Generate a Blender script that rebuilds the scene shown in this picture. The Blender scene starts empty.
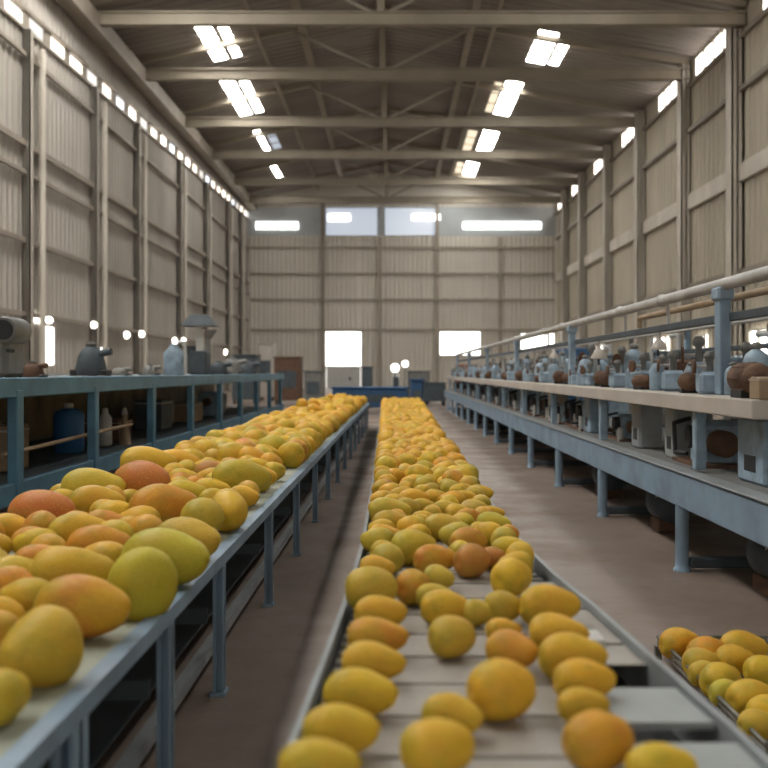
import bpy, math, random
import numpy as np
from mathutils import Vector, Matrix
random.seed(7); rng = np.random.default_rng(11)
PI = math.pi
C = bpy.context.scene.collection
scn = bpy.context.scene
CH = 1.1            # camera height
F = 900.0           # focal length in pixels of a 768 px frame

# ------------------------------------------------------------------ materials
def new_mat(name):
    m = bpy.data.materials.new(name); m.use_nodes = True
    nt = m.node_tree; return m, nt, nt.nodes['Principled BSDF']
def nd(nt, t, **kw):
    n = nt.nodes.new(t)
    for k, v in kw.items(): setattr(n, k, v)
    return n
def mixc(nt, fac, a, b, mode='MIX'):
    n = nd(nt, 'ShaderNodeMix', data_type='RGBA', blend_type=mode)
    for sock, v in ((n.inputs[0], fac), (n.inputs[6], a), (n.inputs[7], b)):
        if isinstance(v, bpy.types.NodeSocket): nt.links.new(v, sock)
        elif isinstance(v, (int, float)): sock.default_value = v
        else: sock.default_value = (*v, 1) if len(v) == 3 else v
    return n.outputs[2]
def noise(nt, scale, detail=4, vec=None, rough=.55):
    n = nd(nt, 'ShaderNodeTexNoise'); n.inputs['Scale'].default_value = scale
    n.inputs['Detail'].default_value = detail; n.inputs['Roughness'].default_value = rough
    if vec is not None: nt.links.new(vec, n.inputs['Vector'])
    return n.outputs['Fac']
def ramp(nt, fac, lo, hi, a=0.0, b=1.0):
    n = nd(nt, 'ShaderNodeMapRange'); n.inputs['From Min'].default_value = lo; n.inputs['From Max'].default_value = hi
    n.inputs['To Min'].default_value = a; n.inputs['To Max'].default_value = b
    nt.links.new(fac, n.inputs['Value']); return n.outputs['Result']
def coords(nt, which='Object', scale=None):
    t = nd(nt, 'ShaderNodeTexCoord').outputs[which]
    if scale:
        m = nd(nt, 'ShaderNodeMapping'); m.inputs['Scale'].default_value = scale
        nt.links.new(t, m.inputs['Vector']); t = m.outputs['Vector']
    return t
def surf(name, col, col2=None, rough=.6, scale=3.0, metal=0.0, amt=.6, stretch=None, bump=0.0, spec=.4, world=True):
    m, nt, b = new_mat(name)
    if world:
        v = nd(nt, 'ShaderNodeNewGeometry').outputs['Position']
        if stretch:
            mp = nd(nt, 'ShaderNodeMapping'); mp.inputs['Scale'].default_value = stretch
            nt.links.new(v, mp.inputs['Vector']); v = mp.outputs['Vector']
    else: v = coords(nt, 'Object', stretch)
    col2 = col2 or tuple(c*.6 for c in col)
    f = noise(nt, scale, 6, v)
    f2 = ramp(nt, f, .35, .7, 0, amt)
    nt.links.new(mixc(nt, f2, col, col2), b.inputs['Base Color'])
    b.inputs['Roughness'].default_value = rough; b.inputs['Metallic'].default_value = metal
    b.inputs['Specular IOR Level'].default_value = spec
    if bump:
        bp = nd(nt, 'ShaderNodeBump'); bp.inputs['Strength'].default_value = bump; bp.inputs['Distance'].default_value = .01
        nt.links.new(noise(nt, scale*8, 4, v), bp.inputs['Height']); nt.links.new(bp.outputs['Normal'], b.inputs['Normal'])
    return m
def glow(name, col, s):
    m, nt, b = new_mat(name)
    b.inputs['Base Color'].default_value = (.8, .8, .8, 1)
    b.inputs['Emission Color'].default_value = (*col, 1); b.inputs['Emission Strength'].default_value = s
    return m

def mango_mat(name, island=False):
    m, nt, b = new_mat(name)
    t = nd(nt, 'ShaderNodeTexCoord').outputs['Object']
    if island:
        g = nd(nt, 'ShaderNodeNewGeometry'); rnd = g.outputs['Random Per Island']
        cr = nd(nt, 'ShaderNodeValToRGB'); nt.links.new(rnd, cr.inputs['Fac'])
        e = cr.color_ramp.elements; e[0].position = 0; e[0].color = (.64, .37, .026, 1); e[1].position = 1; e[1].color = (.68, .43, .032, 1)
        for p, c in ((.25, (.65, .40, .03, 1)), (.5, (.56, .38, .034, 1)), (.75, (.66, .34, .026, 1))):
            q = e.new(p); q.color = c
        base = cr.outputs['Color']; blush = .35
        vec = t
    else:
        oi = nd(nt, 'ShaderNodeObjectInfo'); base = oi.outputs['Color']; blush = oi.outputs['Alpha']
        ad = nd(nt, 'ShaderNodeVectorMath', operation='MULTIPLY_ADD')
        cb = nd(nt, 'ShaderNodeCombineXYZ')
        mu = nd(nt, 'ShaderNodeMath', operation='MULTIPLY'); mu.inputs[1].default_value = 37.0
        nt.links.new(oi.outputs['Random'], mu.inputs[0])
        for i in range(3): nt.links.new(mu.outputs[0], cb.inputs[i])
        ad.inputs[1].default_value = (1, 1, 1)
        nt.links.new(t, ad.inputs[0]); nt.links.new(cb.outputs[0], ad.inputs[2]); vec = ad.outputs[0]
    sc = .9 if not island else 9
    n1 = noise(nt, sc, 2, vec); n2 = noise(nt, sc*1.1, 3, vec, .6)
    # red-orange blush
    bl = ramp(nt, n1, .42, .66)
    mm = nd(nt, 'ShaderNodeMath', operation='MULTIPLY', use_clamp=True); nt.links.new(bl, mm.inputs[0])
    if isinstance(blush, float): mm.inputs[1].default_value = blush
    else: nt.links.new(blush, mm.inputs[1])
    c1 = mixc(nt, mm.outputs[0], base, (.55, .145, .035))
    # green towards the beak, broken up by noise
    sp = nd(nt, 'ShaderNodeSeparateXYZ'); nt.links.new(t, sp.inputs[0])
    ax = sp.outputs['X']
    gsum = nd(nt, 'ShaderNodeMath', operation='MULTIPLY_ADD'); gsum.inputs[1].default_value = -.16 if not island else 0.0
    nt.links.new(ax, gsum.inputs[0]); nt.links.new(n2, gsum.inputs[2])
    gf = ramp(nt, gsum.outputs[0], .50, .74, 0, .42)
    c2 = mixc(nt, gf, c1, (.23, .27, .028))
    # skin dots
    vo = nd(nt, 'ShaderNodeTexVoronoi'); vo.inputs['Scale'].default_value = 10 if not island else 150
    nt.links.new(vec, vo.inputs['Vector'])
    dots = ramp(nt, vo.outputs['Distance'], .10, .32, .42, 0)
    c3 = mixc(nt, dots, c2, (.80, .55, .13))
    fn = ramp(nt, noise(nt, 7 if not island else 70, 6, vec, .7), .50, .72, 0, .20)
    c4 = mixc(nt, fn, c3, (.30, .13, .03))
    nt.links.new(c4, b.inputs['Base Color'])
    b.inputs['Roughness'].default_value = .52; b.inputs['Specular IOR Level'].default_value = .28
    b.inputs['Subsurface Weight'].default_value = .0
    bp = nd(nt, 'ShaderNodeBump'); bp.inputs['Strength'].default_value = .22; bp.inputs['Distance'].default_value = .004
    nt.links.new(noise(nt, 22 if not island else 90, 3, vec), bp.inputs['Height']); nt.links.new(bp.outputs['Normal'], b.inputs['Normal'])
    return m

M = {}
M['mango'] = mango_mat('mango_skin'); M['mango_far'] = mango_mat('mango_skin_heap', True)
M['blue'] = surf('blue_paint', (.085, .215, .315), (.05, .125, .185), .5, 6, amt=.8, bump=.1)
M['blue_pale'] = surf('pale_blue_paint', (.245, .345, .45), (.15, .205, .255), .5, 4, amt=.9, bump=.1)
M['blue_mach'] = surf('machine_blue', (.33, .45, .56), (.13, .17, .21), .45, 7, amt=.9)
M['blue_deep'] = surf('deep_blue', (.03, .10, .22), (.03, .06, .12), .6, 8)
M['cream'] = surf('cream_board', (.50, .46, .42), (.36, .32, .28), .6, 3, amt=.6)
M['belt'] = surf('belt_rubber', (.42, .44, .36), (.24, .26, .2), .6, 6, amt=.8, bump=.2)
M['slat'] = surf('slat_metal', (.36, .34, .305), (.25, .23, .20), .45, 7, amt=.8, bump=.1)
M['rim'] = surf('rim_metal', (.30, .33, .35), (.2, .21, .2), .4, 8, amt=.7)
M['bar'] = surf('white_bar', (.34, .37, .37), (.24, .26, .25), .5, 7)
M['dark'] = surf('dark_steel', (.03, .032, .035), (.015, .015, .016), .6, 8)
M['slate'] = surf('slate_steel', (.07, .09, .105), (.03, .035, .04), .6, 6)
M['grey'] = surf('grey_steel', (.20, .20, .19), (.1, .1, .09), .5, 7)
M['pipe'] = surf('pipe_metal', (.48, .48, .47), (.30, .28, .26), .45, 6)
M['rust'] = surf('rusty_brown', (.15, .08, .045), (.07, .04, .03), .7, 10, amt=.9, bump=.3)
M['tan'] = surf('tan_board', (.34, .25, .16), (.2, .14, .09), .7, 8)
M['red'] = surf('red_orange_paint', (.36, .10, .04), (.18, .06, .03), .6, 8)
M['white'] = surf('white_plastic', (.62, .62, .6), (.45, .45, .42), .5, 8)
M['bluecloth'] = surf('blue_plastic', (.04, .16, .38), (.03, .09, .2), .5, 8)
M['leaf'] = surf('leaf_green', (.04, .12, .015), (.02, .06, .01), .5, 9)
M['olive'] = surf('olive_sheet', (.30, .26, .17), (.10, .085, .06), .7, 3, amt=.9)
M['wire'] = surf('wire', (.2, .2, .18), (.1, .1, .08), .4, 9, metal=.5)
M['wall'] = surf('beige_sheet', (.41, .378, .335), (.27, .246, .215), .6, .5, amt=.8, stretch=(1, 1, .25))
M['wall_r'] = surf('yellowed_sheet', (.53, .475, .375), (.35, .31, .24), .6, .5, amt=.8, stretch=(1, 1, .25))
M['wall_e'] = surf('end_sheet', (.73, .69, .62), (.61, .57, .51), .6, .35, amt=.7, stretch=(1, 1, .4))
M['steel'] = surf('beige_steel', (.62, .57, .49), (.42, .38, .32), .55, 1.2, amt=.8, stretch=(1, 1, .3))
M['girt'] = surf('girt_steel', (.30, .262, .215), (.2, .17, .14), .6, 1.5)
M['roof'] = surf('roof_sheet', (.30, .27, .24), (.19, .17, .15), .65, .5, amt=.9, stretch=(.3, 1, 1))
M['girt_end'] = surf('pale_girt', (.42, .37, .30), (.33, .29, .24), .6, 1.5)
M['truss'] = surf('truss_steel', (.30, .26, .20), (.2, .17, .13), .6, 1.0)
M['glow'] = glow('sky_pane', (1, .98, .93), 12.0)
M['glow_eave'] = glow('eave_pane', (1, .92, .84), 1.7)
M['glow_band'] = glow('band_pane', (1, .88, .74), 1.1)
M['glow_band2'] = glow('band_pane_cool', (.78, .86, 1), .8)
M['glow_win'] = glow('window_daylight', (1, .98, .94), 1.8)
M['glow_blue'] = glow('blue_pane', (.66, .80, 1.0), .20)
M['glow_soft'] = glow('aged_pane', (1, .84, .60), .40)
M['lamp'] = glow('lamp_glass', (1, .93, .82), 2.5)
# floor: worn brown concrete
m, nt, b = new_mat('floor_concrete'); M['floor'] = m
v = nd(nt, 'ShaderNodeNewGeometry').outputs['Position']
c = mixc(nt, ramp(nt, noise(nt, .8, 5, v), .35, .7), (.24, .187, .155), (.175, .130, .104))
c = mixc(nt, ramp(nt, noise(nt, 6, 8, v, .7), .5, .75, 0, .5), c, (.13, .098, .08))
nt.links.new(c, b.inputs['Base Color'])
nt.links.new(ramp(nt, noise(nt, 1.6, 4, v), .4, .65, .38, .7), b.inputs['Roughness'])
bp = nd(nt, 'ShaderNodeBump'); bp.inputs['Strength'].default_value = .15; bp.inputs['Distance'].default_value = .01
nt.links.new(noise(nt, 20, 5, v), bp.inputs['Height']); nt.links.new(bp.outputs['Normal'], b.inputs['Normal'])

# ------------------------------------------------------------------ mesh builder
class MB:
    def __init__(s): s.v = []; s.f = []; s.sm = []
    def add(s, vs, fs, smooth=False):
        o = len(s.v); s.v += [tuple(p) for p in vs]; s.f += [tuple(i+o for i in f) for f in fs]; s.sm += [smooth]*len(fs); return s
    def box(s, x0, x1, y0, y1, z0, z1, bev=0.0):
        if bev <= 0:
            vs = [(x, y, z) for x in (x0, x1) for y in (y0, y1) for z in (z0, z1)]
            fs = [(0, 1, 3, 2), (4, 6, 7, 5), (0, 4, 5, 1), (2, 3, 7, 6), (0, 2, 6, 4), (1, 5, 7, 3)]
            return s.add(vs, fs)
        b = min(bev, (x1-x0)*.45, (y1-y0)*.45, (z1-z0)*.45)
        import itertools
        vs = []; idx = {}
        X = (x0, x1); Y = (y0, y1); Z = (z0, z1)
        for i, j, k in itertools.product((0, 1), repeat=3):
            cx = X[i]; cy = Y[j]; cz = Z[k]; sx = b*(1-2*i); sy = b*(1-2*j); sz = b*(1-2*k)
            for a, p in (('x', (cx, cy+sy, cz+sz)), ('y', (cx+sx, cy, cz+sz)), ('z', (cx+sx, cy+sy, cz))):
                idx[(i, j, k, a)] = len(vs); vs.append(p)
        g = lambda i, j, k, a: idx[(i, j, k, a)]
        fs = []
        for i in (0, 1): fs.append([g(i, 0, 0, 'x'), g(i, 1, 0, 'x'), g(i, 1, 1, 'x'), g(i, 0, 1, 'x')])
        for j in (0, 1): fs.append([g(0, j, 0, 'y'), g(1, j, 0, 'y'), g(1, j, 1, 'y'), g(0, j, 1, 'y')])
        for k in (0, 1): fs.append([g(0, 0, k, 'z'), g(1, 0, k, 'z'), g(1, 1, k, 'z'), g(0, 1, k, 'z')])
        for j in (0, 1):
            for k in (0, 1): fs.append([g(0, j, k, 'y'), g(1, j, k, 'y'), g(1, j, k, 'z'), g(0, j, k, 'z')])
        for i in (0, 1):
            for k in (0, 1): fs.append([g(i, 0, k, 'x'), g(i, 1, k, 'x'), g(i, 1, k, 'z'), g(i, 0, k, 'z')])
            for j in (0, 1): fs.append([g(i, j, 0, 'x'), g(i, j, 1, 'x'), g(i, j, 1, 'y'), g(i, j, 0, 'y')])
        for i, j, k in itertools.product((0, 1), repeat=3): fs.append([g(i, j, k, 'x'), g(i, j, k, 'y'), g(i, j, k, 'z')])
        return s.add(vs, fs)
    def hexa(s, p):   # 8 corners: bottom 4, top 4
        return s.add(p, [(0, 3, 2, 1), (4, 5, 6, 7), (0, 1, 5, 4), (1, 2, 6, 5), (2, 3, 7, 6), (3, 0, 4, 7)])
    def beam(s, a, b, w, h, up=(0, 0, 1)):
        a = Vector(a); b = Vector(b); d = (b-a).normalized(); up = Vector(up)
        if abs(d.dot(up)) > .98: up = Vector((0, 1, 0))
        r = d.cross(up).normalized()*w/2; u = r.cross(d).normalized()*h/2
        return s.hexa([a-r-u, a+r-u, b+r-u, b-r-u, a-r+u, a+r+u, b+r+u, b-r+u])
    def lathe(s, prof, c=(0, 0, 0), axis='z', n=20):   # prof: list of (r, t)
        c = Vector(c); vs = []; fs = []
        for r, t in prof:
            for k in range(n):
                a = 2*PI*k/n; x = r*math.cos(a); y = r*math.sin(a)
                p = {'z': (x, y, t), 'x': (t, x, y), 'y': (x, t, y)}[axis]
                vs.append(c+Vector(p))
        m_ = len(prof)
        for i in range(m_-1):
            for k in range(n): fs.append((i*n+k, i*n+(k+1) % n, (i+1)*n+(k+1) % n, (i+1)*n+k))
        s.add(vs, fs, True)
        s.add(vs[:n], [tuple(range(n))]); s.add(vs[-n:], [tuple(range(n))])
        return s
    def cyl(s, a, b, r, n=14, r2=None):
        a = Vector(a); b = Vector(b); d = (b-a).normalized(); r2 = r if r2 is None else r2
        q = d.to_track_quat('Z', 'Y'); vs = []
        for p, rr in ((a, r), (b, r2)):
            for k in range(n):
                t = 2*PI*k/n; vs.append(p+q @ Vector((rr*math.cos(t), rr*math.sin(t), 0)))
        s.add(vs, [(k, (k+1) % n, n+(k+1) % n, n+k) for k in range(n)], True)
        s.add(vs[:n], [tuple(range(n))]); s.add(vs[n:], [tuple(range(n))]); return s
    def tube(s, pts, r, n=10):
        for i in range(len(pts)-1):
            s.cyl(pts[i], pts[i+1], r, n)
            if i: s.ball(pts[i], r*1.02, n, 6)
        return s
    def ball(s, c, r, n=12, m_=8, sz=1.0):
        prof = [(max(r*math.sin(PI*i/m_), 1e-4), -r*sz*math.cos(PI*i/m_)) for i in range(m_+1)]
        return s.lathe(prof, c, 'z', n)
    def build(s, name, mat, parent=None, loc=None):
        me = bpy.data.meshes.new(name); me.from_pydata([tuple(p) for p in s.v], [], s.f)
        me.polygons.foreach_set('use_smooth', s.sm)
        me.materials.append(M[mat] if isinstance(mat, str) else mat)
        import bmesh
        bm = bmesh.new(); bm.from_mesh(me); bmesh.ops.recalc_face_normals(bm, faces=bm.faces); bm.to_mesh(me); bm.free()
        o = bpy.data.objects.new(name, me); C.objects.link(o)
        if parent is not None: o.parent = parent
        if loc: o.location = loc
        return o
def tag(o, label=None, cat=None, group=None, kind=None):
    if label: o['label'] = label
    if cat: o['category'] = cat
    if group: o['group'] = group
    if kind: o['kind'] = kind
    return o
def empty(name, loc=(0, 0, 0), label=None, cat=None, group=None, kind=None, rz=0):
    o = bpy.data.objects.new(name, None); C.objects.link(o); o.location = loc; o.rotation_euler[2] = rz
    o.empty_display_size = .2
    return tag(o, label, cat, group, kind)
def dup(root, loc, rz=None, label=None, scale=None):
    r = root.copy(); C.objects.link(r); r.location = loc
    if rz is not None: r.rotation_euler[2] = rz
    if scale: r.scale = scale
    if label: r['label'] = label
    for ch in list(root.children):
        c_ = ch.copy(); C.objects.link(c_); c_.parent = r
        for g in list(ch.children):
            d = g.copy(); C.objects.link(d); d.parent = c_
    return r
def struct(o, label=None): o['kind'] = 'structure'; 
def S(o, label, cat='building part', group=None):
    return tag(o, label, cat, group, 'structure')

# ------------------------------------------------------------------ hall shell
XL, XR, YF, YE = -9.6, 11.0, -9.0, 60.0
TOP = 12.55; RIDGE = 14.5; XM = -.35
S(MB().box(XL-.4, XR+.4, YF-.4, YE+.4, -.3, 0).build('floor', 'floor'), 'brown grey worn concrete floor of the packing hall', 'floor')
def corr(axis, a0, a1, off, z0, z1f, pitch=.27, dep=.05, thick=.03, sgn=1):
    """vertical-ribbed sheet; axis 'y' runs along depth at x=off, 'x' runs across at y=off"""
    mb = MB(); n = max(1, int((a1-a0)/pitch)); pitch = min(pitch, (a1-a0)*.99); prof = []
    for i in range(n):
        a = a0+i*pitch
        prof += [(a, 0), (a+pitch*.55, 0), (a+pitch*.68, dep), (a+pitch*.87, dep)]
    prof.append((a1, 0))
    vs = []
    for a, d in prof:
        zt = z1f(a) if callable(z1f) else z1f
        for dd in (0, thick):
            for z in (z0, zt):
                q = off+sgn*(d-dd)
                vs.append((q, a, z) if axis == 'y' else (a, q, z))
    fs = []
    for i in range(len(prof)-1):
        o = i*4; fs += [(o, o+4, o+5, o+1), (o+2, o+3, o+7, o+6), (o+1, o+5, o+7, o+3), (o, o+2, o+6, o+4)]
    mb.add(vs, fs); return mb
LZ = lambda d: 10.22+(d-22)*.034     # centre line of the left eaves window band
LZc = lambda d: LZ(max(d, 12))
# left wall: sheet up to the band, fascia above it
mb = corr('y', YF, YE, XL, 0, lambda a: LZc(a)-.28, sgn=1, pitch=.33)
mb2 = corr('y', YF, YE, XL, 0, TOP, sgn=1, pitch=.33)
for i in range(0, len(mb2.v), 4):
    for j in (0, 2):
        x, y, z = mb2.v[i+j]; mb2.v[i+j] = (x, y, LZc(y)+.28)
mb.add(mb2.v, mb2.f)
S(mb.build('wall_left', 'wall'), 'beige ribbed sheet wall on the left with a band of panes under the eaves', 'wall')
mb = corr('y', YF, YE, XR, 0, 11.62, sgn=-1, pitch=.42)
mb3 = corr('y', YF, YE, XR, 12.42, TOP, sgn=-1, pitch=.42); mb.add(mb3.v, mb3.f)
S(mb.build('wall_right', 'wall_r'), 'yellowish ribbed sheet wall on the right behind tall columns', 'wall')

def epx(px): return (px-392)/F*YE
def epz(py): return CH+(372-py)/F*YE
# end wall with the two window openings left out
def endwall():
    mb = MB(); x0s = [XL, epx(326), epx(361), epx(440), epx(480), epx(521), epx(554), XR]
    opens = {1: (epz(388), epz(332)), 3: (epz(355), epz(332)), 5: (epz(350), epz(334))}
    zb0, zb1 = epz(236), epz(207)
    for i in range(len(x0s)-1):
        segs = [(0, zb0), (zb1, TOP)]
        if i in opens: segs = [(0, opens[i][0]), (opens[i][1], zb0), (zb1, TOP)]
        for z0, z1 in segs:
            if z1-z0 < .05: continue
            q = corr('x', x0s[i], x0s[i+1], YE, z0, z1, sgn=-1, pitch=.30, dep=.08); mb.add(q.v, q.f)
    # gable
    mb.add([(XL, YE, TOP), (XR, YE, TOP), (XM, YE, RIDGE), (XL, YE+.05, TOP), (XR, YE+.05, TOP), (XM, YE+.05, RIDGE)],
           [(0, 1, 2), (3, 5, 4), (0, 3, 4, 1), (1, 4, 5, 2), (2, 5, 3, 0)])
    return mb
S(endwall().build('wall_back', 'wall_e'), 'pale ribbed sheet end wall at the far end of the hall', 'wall')
# unseen front wall; its wide gateway is added to let sky light in
mb = MB(); DX0, DX1, DZ = -7.0, 8.5, 8.5
mb.box(XL, DX0, YF-.1, YF, 0, TOP); mb.box(DX1, XR, YF-.1, YF, 0, TOP); mb.box(DX0, DX1, YF-.1, YF, DZ, TOP)
mb.add([(XL, YF, TOP), (XR, YF, TOP), (XM, YF, RIDGE)], [(0, 1, 2)])
S(mb.build('wall_front', 'wall'), 'unseen beige wall behind the camera, with a wide gateway added to let light in', 'wall')

# roof sheets with skylight holes : ribs run up the slope
def roofz(x): return RIDGE-(RIDGE-TOP)*(x-XM)/(XR-XM) if x > XM else RIDGE-(RIDGE-TOP)*(XM-x)/(XM-XL)
# skylights: (xa, xb, ya, yb)
def sky_at(px, py):
    z = 13.2
    for _ in range(12):
        d = (z-CH)*F/(372-py); x = (px-392)/F*d; z = roofz(max(min(x, XR), XL))
    return x, d
sky = []
# left row: (px centre of bright sheet, py top, py bottom, sheet widths in px, dim neighbour)
for (pc, pt, pb, w, pc2, w2) in ((211, 20, 62, 24, 230, 13), (236, 76, 117, 20, 252, 12), (262, 129, 152, 9, 274, 12), (276, 163, 178, 9, None, 0)):
    x, d = sky_at(pc, (pt+pb)/2); _, d0 = sky_at(pc, pt); _, d1 = sky_at(pc, pb)
    sky.append((x, d0, min(d1, 59.6), w*d/F*.62, 'glow'))
    if pc2:
        x2, d_ = sky_at(pc2, (pt+pb)/2); sky.append((x2, d0+.3, min(d1, 59.6), w2*d/F*.7, 'glow_blue' if pc2 == 274 else 'glow'))
for (pc, pt, pb, w, pc2, w2, m2) in ((542, 32, 64, 24, 562, 12, 'glow_soft'), (508, 81, 116, 20, 493, 9, 'glow_soft'), (487, 130, 155, 18, 469, 11, 'glow_soft'), (470, 162, 179, 15, 458, 8, 'glow_soft')):
    x, d = sky_at(pc, (pt+pb)/2); _, d0 = sky_at(pc, pt); _, d1 = sky_at(pc, pb)
    sky.append((x, d0, min(d1, 59.6), w*d/F*.8, 'glow'))
    x2, d_ = sky_at(pc2, (pt+pb)/2); sky.append((x2, d0+.3, min(d1, 59.6)-.1, w2*d/F*.8, m2 if pc2 < 550 else 'glow'))
# unseen skylights added for top light; left ones widened to light the mangoes
for yy in (1.5, 8.0, 14.5, 21.0):
    for xx, ww in ((-6.9, 2.0), (6.2, .65)): sky.append((xx, yy, yy+4.2, ww, 'glow'))
def roof(side):
    mb = MB(); xs = (XL-.3, XM) if side < 0 else (XM, XR+.3)
    y = YF; pitch = .42
    def z_(x): return RIDGE-(RIDGE-TOP)/((XM-XL) if side < 0 else (XR-XM))*abs(x-XM)
    n = int((YE+.1-YF)/pitch)
    for i in range(n+1):
        prof = [(y, 0), (y+pitch*.6, 0), (y+pitch*.7, -.05), (y+pitch*.9, -.05), (y+pitch, 0)]
        ym = y+pitch/2
        cuts = sorted([(s_[0]-s_[3]/2, s_[0]+s_[3]/2) for s_ in sky if (s_[0] > XM) == (side > 0) and s_[1]-.1 < ym < s_[2]+.1])
        segs = []; a = xs[0]
        for c0, c1 in cuts:
            if c0 > a: segs.append((a, c0))
            a = max(a, c1)
        segs.append((a, xs[1]))
        for s0, s1 in segs:
            vs = []
            for yy, dz in prof: vs += [(s0, yy, z_(s0)+dz), (s1, yy, z_(s1)+dz), (s0, yy, z_(s0)+dz+.06), (s1, yy, z_(s1)+dz+.06)]
            fs = []
            for k in range(4):
                o = k*4; fs += [(o, o+1, o+5, o+4), (o+2, o+6, o+7, o+3)]
            mb.add(vs, fs)
        y += pitch
    return mb
q = roof(-1); q2 = roof(1); q.add(q2.v, q2.f)
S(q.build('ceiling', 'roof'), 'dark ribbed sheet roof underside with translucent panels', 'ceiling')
wn = 0
def window(mb, mat, label):
    global wn; wn += 1
    return S(mb.build('window_%d' % wn, mat), label, 'window')
for i, (x, y0, y1, w, mt) in enumerate(sky):
    xa, xb = x-w/2, x+w/2; za, zb = roofz(xa)+.03, roofz(xb)+.03
    side = 'left' if x < 0 else 'right'
    mb = MB(); mb.hexa([(xa, y0, za-.03), (xb, y0, zb-.03), (xb, y1, zb-.03), (xa, y1, za-.03), (xa, y0, za+.02), (xb, y0, zb+.02), (xb, y1, zb+.02), (xa, y1, za+.02)])
    o = window(mb, mt, 'bright translucent roof sheet in the %s row of skylights, about %d metres down the hall' % (side, round((y0+y1)/2)))
    fr = MB()
    for k in range(1, 3):
        yy = y0+(y1-y0)*k/3; fr.beam((xa, yy, za-.05), (xb, yy, zb-.05), .05, .03)
    fr.build('glazing_bar', 'girt', o)

# eaves windows, left band
d = 4.0; k = 0
cols_l = [17.5, 23.35, 28.6, 33.4, 40.0, 45.7, 51.7, 56.1]
while d < 59:
    L = 1.5
    if 28.9 < d < 30.6: L = 1.3
    lit = not (27.6 < d < 29.0) and (k % 7) != 6
    if lit:
        a, b_ = d+.2, d+L-.2
        za, zb = LZc(a), LZc(b_); h = .19 if k % 3 else .14
        mb = MB(); mb.hexa([(XL-.02, a, za-h), (XL+.02, a, za-h), (XL+.02, b_, zb-h), (XL-.02, b_, zb-h), (XL-.02, a, za+h), (XL+.02, a, za+h), (XL+.02, b_, zb+h), (XL-.02, b_, zb+h)])
        window(mb, 'glow_band2' if k % 5 == 3 else ('glow_eave' if k % 3 == 1 else 'glow_band'), 'small bright pane in the band under the left eaves, %s' % ('near end' if d < 30 else 'far end'))['group'] = 'panes under the left eaves'
    d += L; k += 1
mb = MB()
mb.beam((XL+.05, YF, LZc(YF)-.26), (XL+.05, 12, LZc(12)-.26), .12, .09); mb.beam((XL+.05, 12, LZ(12)-.26), (XL+.05, YE, LZ(YE)-.26), .12, .09)
mb.beam((XL+.05, YF, LZc(YF)+.26), (XL+.05, 12, LZc(12)+.26), .12, .09); mb.beam((XL+.05, 12, LZ(12)+.26), (XL+.05, YE, LZ(YE)+.26), .12, .09)
d = 4.0
while d < 59: mb.box(XL-.02, XL+.05, d-.2, d+.2, LZc(d)-.3, LZc(d)+.3); d += 1.5
S(mb.build('trim_1', 'girt'), 'sill and head rails of the pane band under the left eaves', 'trim')
S(MB().beam((XL+.35, YF, 11.55), (XL+.35, YE, 12.15), .5, .55).build('trim_2', 'girt'), 'deep eaves girder running above the left pane band', 'trim')
S(MB().box(XR-.18, XR-.05, YF, YE, 11.5, 11.64).build('trim_3', 'girt'), 'long rail under the right eaves windows', 'trim')
# right eaves windows: one per bay
cols_r = [10.5, 16.5, 22.4, 28.3, 33.2, 39.1, 45.0, 51.0, 56.0]
for i in range(len(cols_r)):
    a = cols_r[i]+.6; b_ = a+(3.6 if i < 4 else 3.2)
    if b_ > 59.4: b_ = 59.4
    mb = MB().box(XR-.02, XR+.02, a, b_, 11.66, 12.4)
    o = window(mb, 'glow_eave' if i % 2 == 0 else 'glow_eave', 'bright eaves window high on the right wall, bay %d counted towards the far end' % (i+1))
    fr = MB()
    for k in range(1, 4): fr.box(XR-.05, XR-.01, a+(b_-a)*k/4-.05, a+(b_-a)*k/4+.05, 11.66, 12.4)
    fr.build('glazing_bar', 'girt', o)
    if i: S(MB().box(XR-.03, XR+.03, b_, (cols_r+[60])[i+1]+.75, 11.6, 12.45).build('trim_%d' % (10+i), 'wall_r'), 'sheet infill between the right eaves windows', 'trim', 'infill sheets of the right eaves')
S(MB().box(XR-.03, XR+.03, YF, 11.2, 11.6, 12.45).build('trim_9', 'wall_r'), 'sheet infill above the near right wall', 'trim')

# end wall glazing band, windows, door, girts, posts
band = [(253, 300, 218, 232, 'glow_win', .0), (302, 323, 208, 235, 'glow_blue', 0), (326, 377, 208, 235, 'glow_blue', 0), (385, 436, 208, 235, 'glow_blue', 0), (440, 456, 208, 235, 'glow_blue', 0), (460, 548, 208, 235, 'glow_blue', 0)]
M['pane_grey'] = surf('dull_glass', (.50, .54, .56), (.35, .36, .36), .3, .6)
S(MB().box(XL, XR, YE+.06, YE+.1, epz(237), epz(206)).build('trim_20', 'pane_grey'), 'dull grey-blue glazing strip high on the end wall', 'trim')
for (a, b_, t, bt, mt, _) in band[2:4]:
    mb = MB().box(epx(a), epx(b_), YE+.02, YE+.05, epz(bt), epz(t)); window(mb, 'glow_blue', 'pale blue high pane in the end wall, %s of the central post' % ('left' if a < 380 else 'right'))
for (a, b_, t, bt, l) in ((256, 298, 222, 229, 'thin bright pane high at the left corner of the end wall'), (328, 350, 214, 221, 'short bright strip at the top of the blue end wall pane'),
                          (412, 440, 214, 220, 'short bright strip right of centre high on the end wall'), (463, 541, 222, 229, 'long bright strip high at the right of the end wall')):
    window(MB().box(epx(a), epx(b_), YE-.02, YE+.01, epz(bt), epz(t)), 'glow_win', l)
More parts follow.
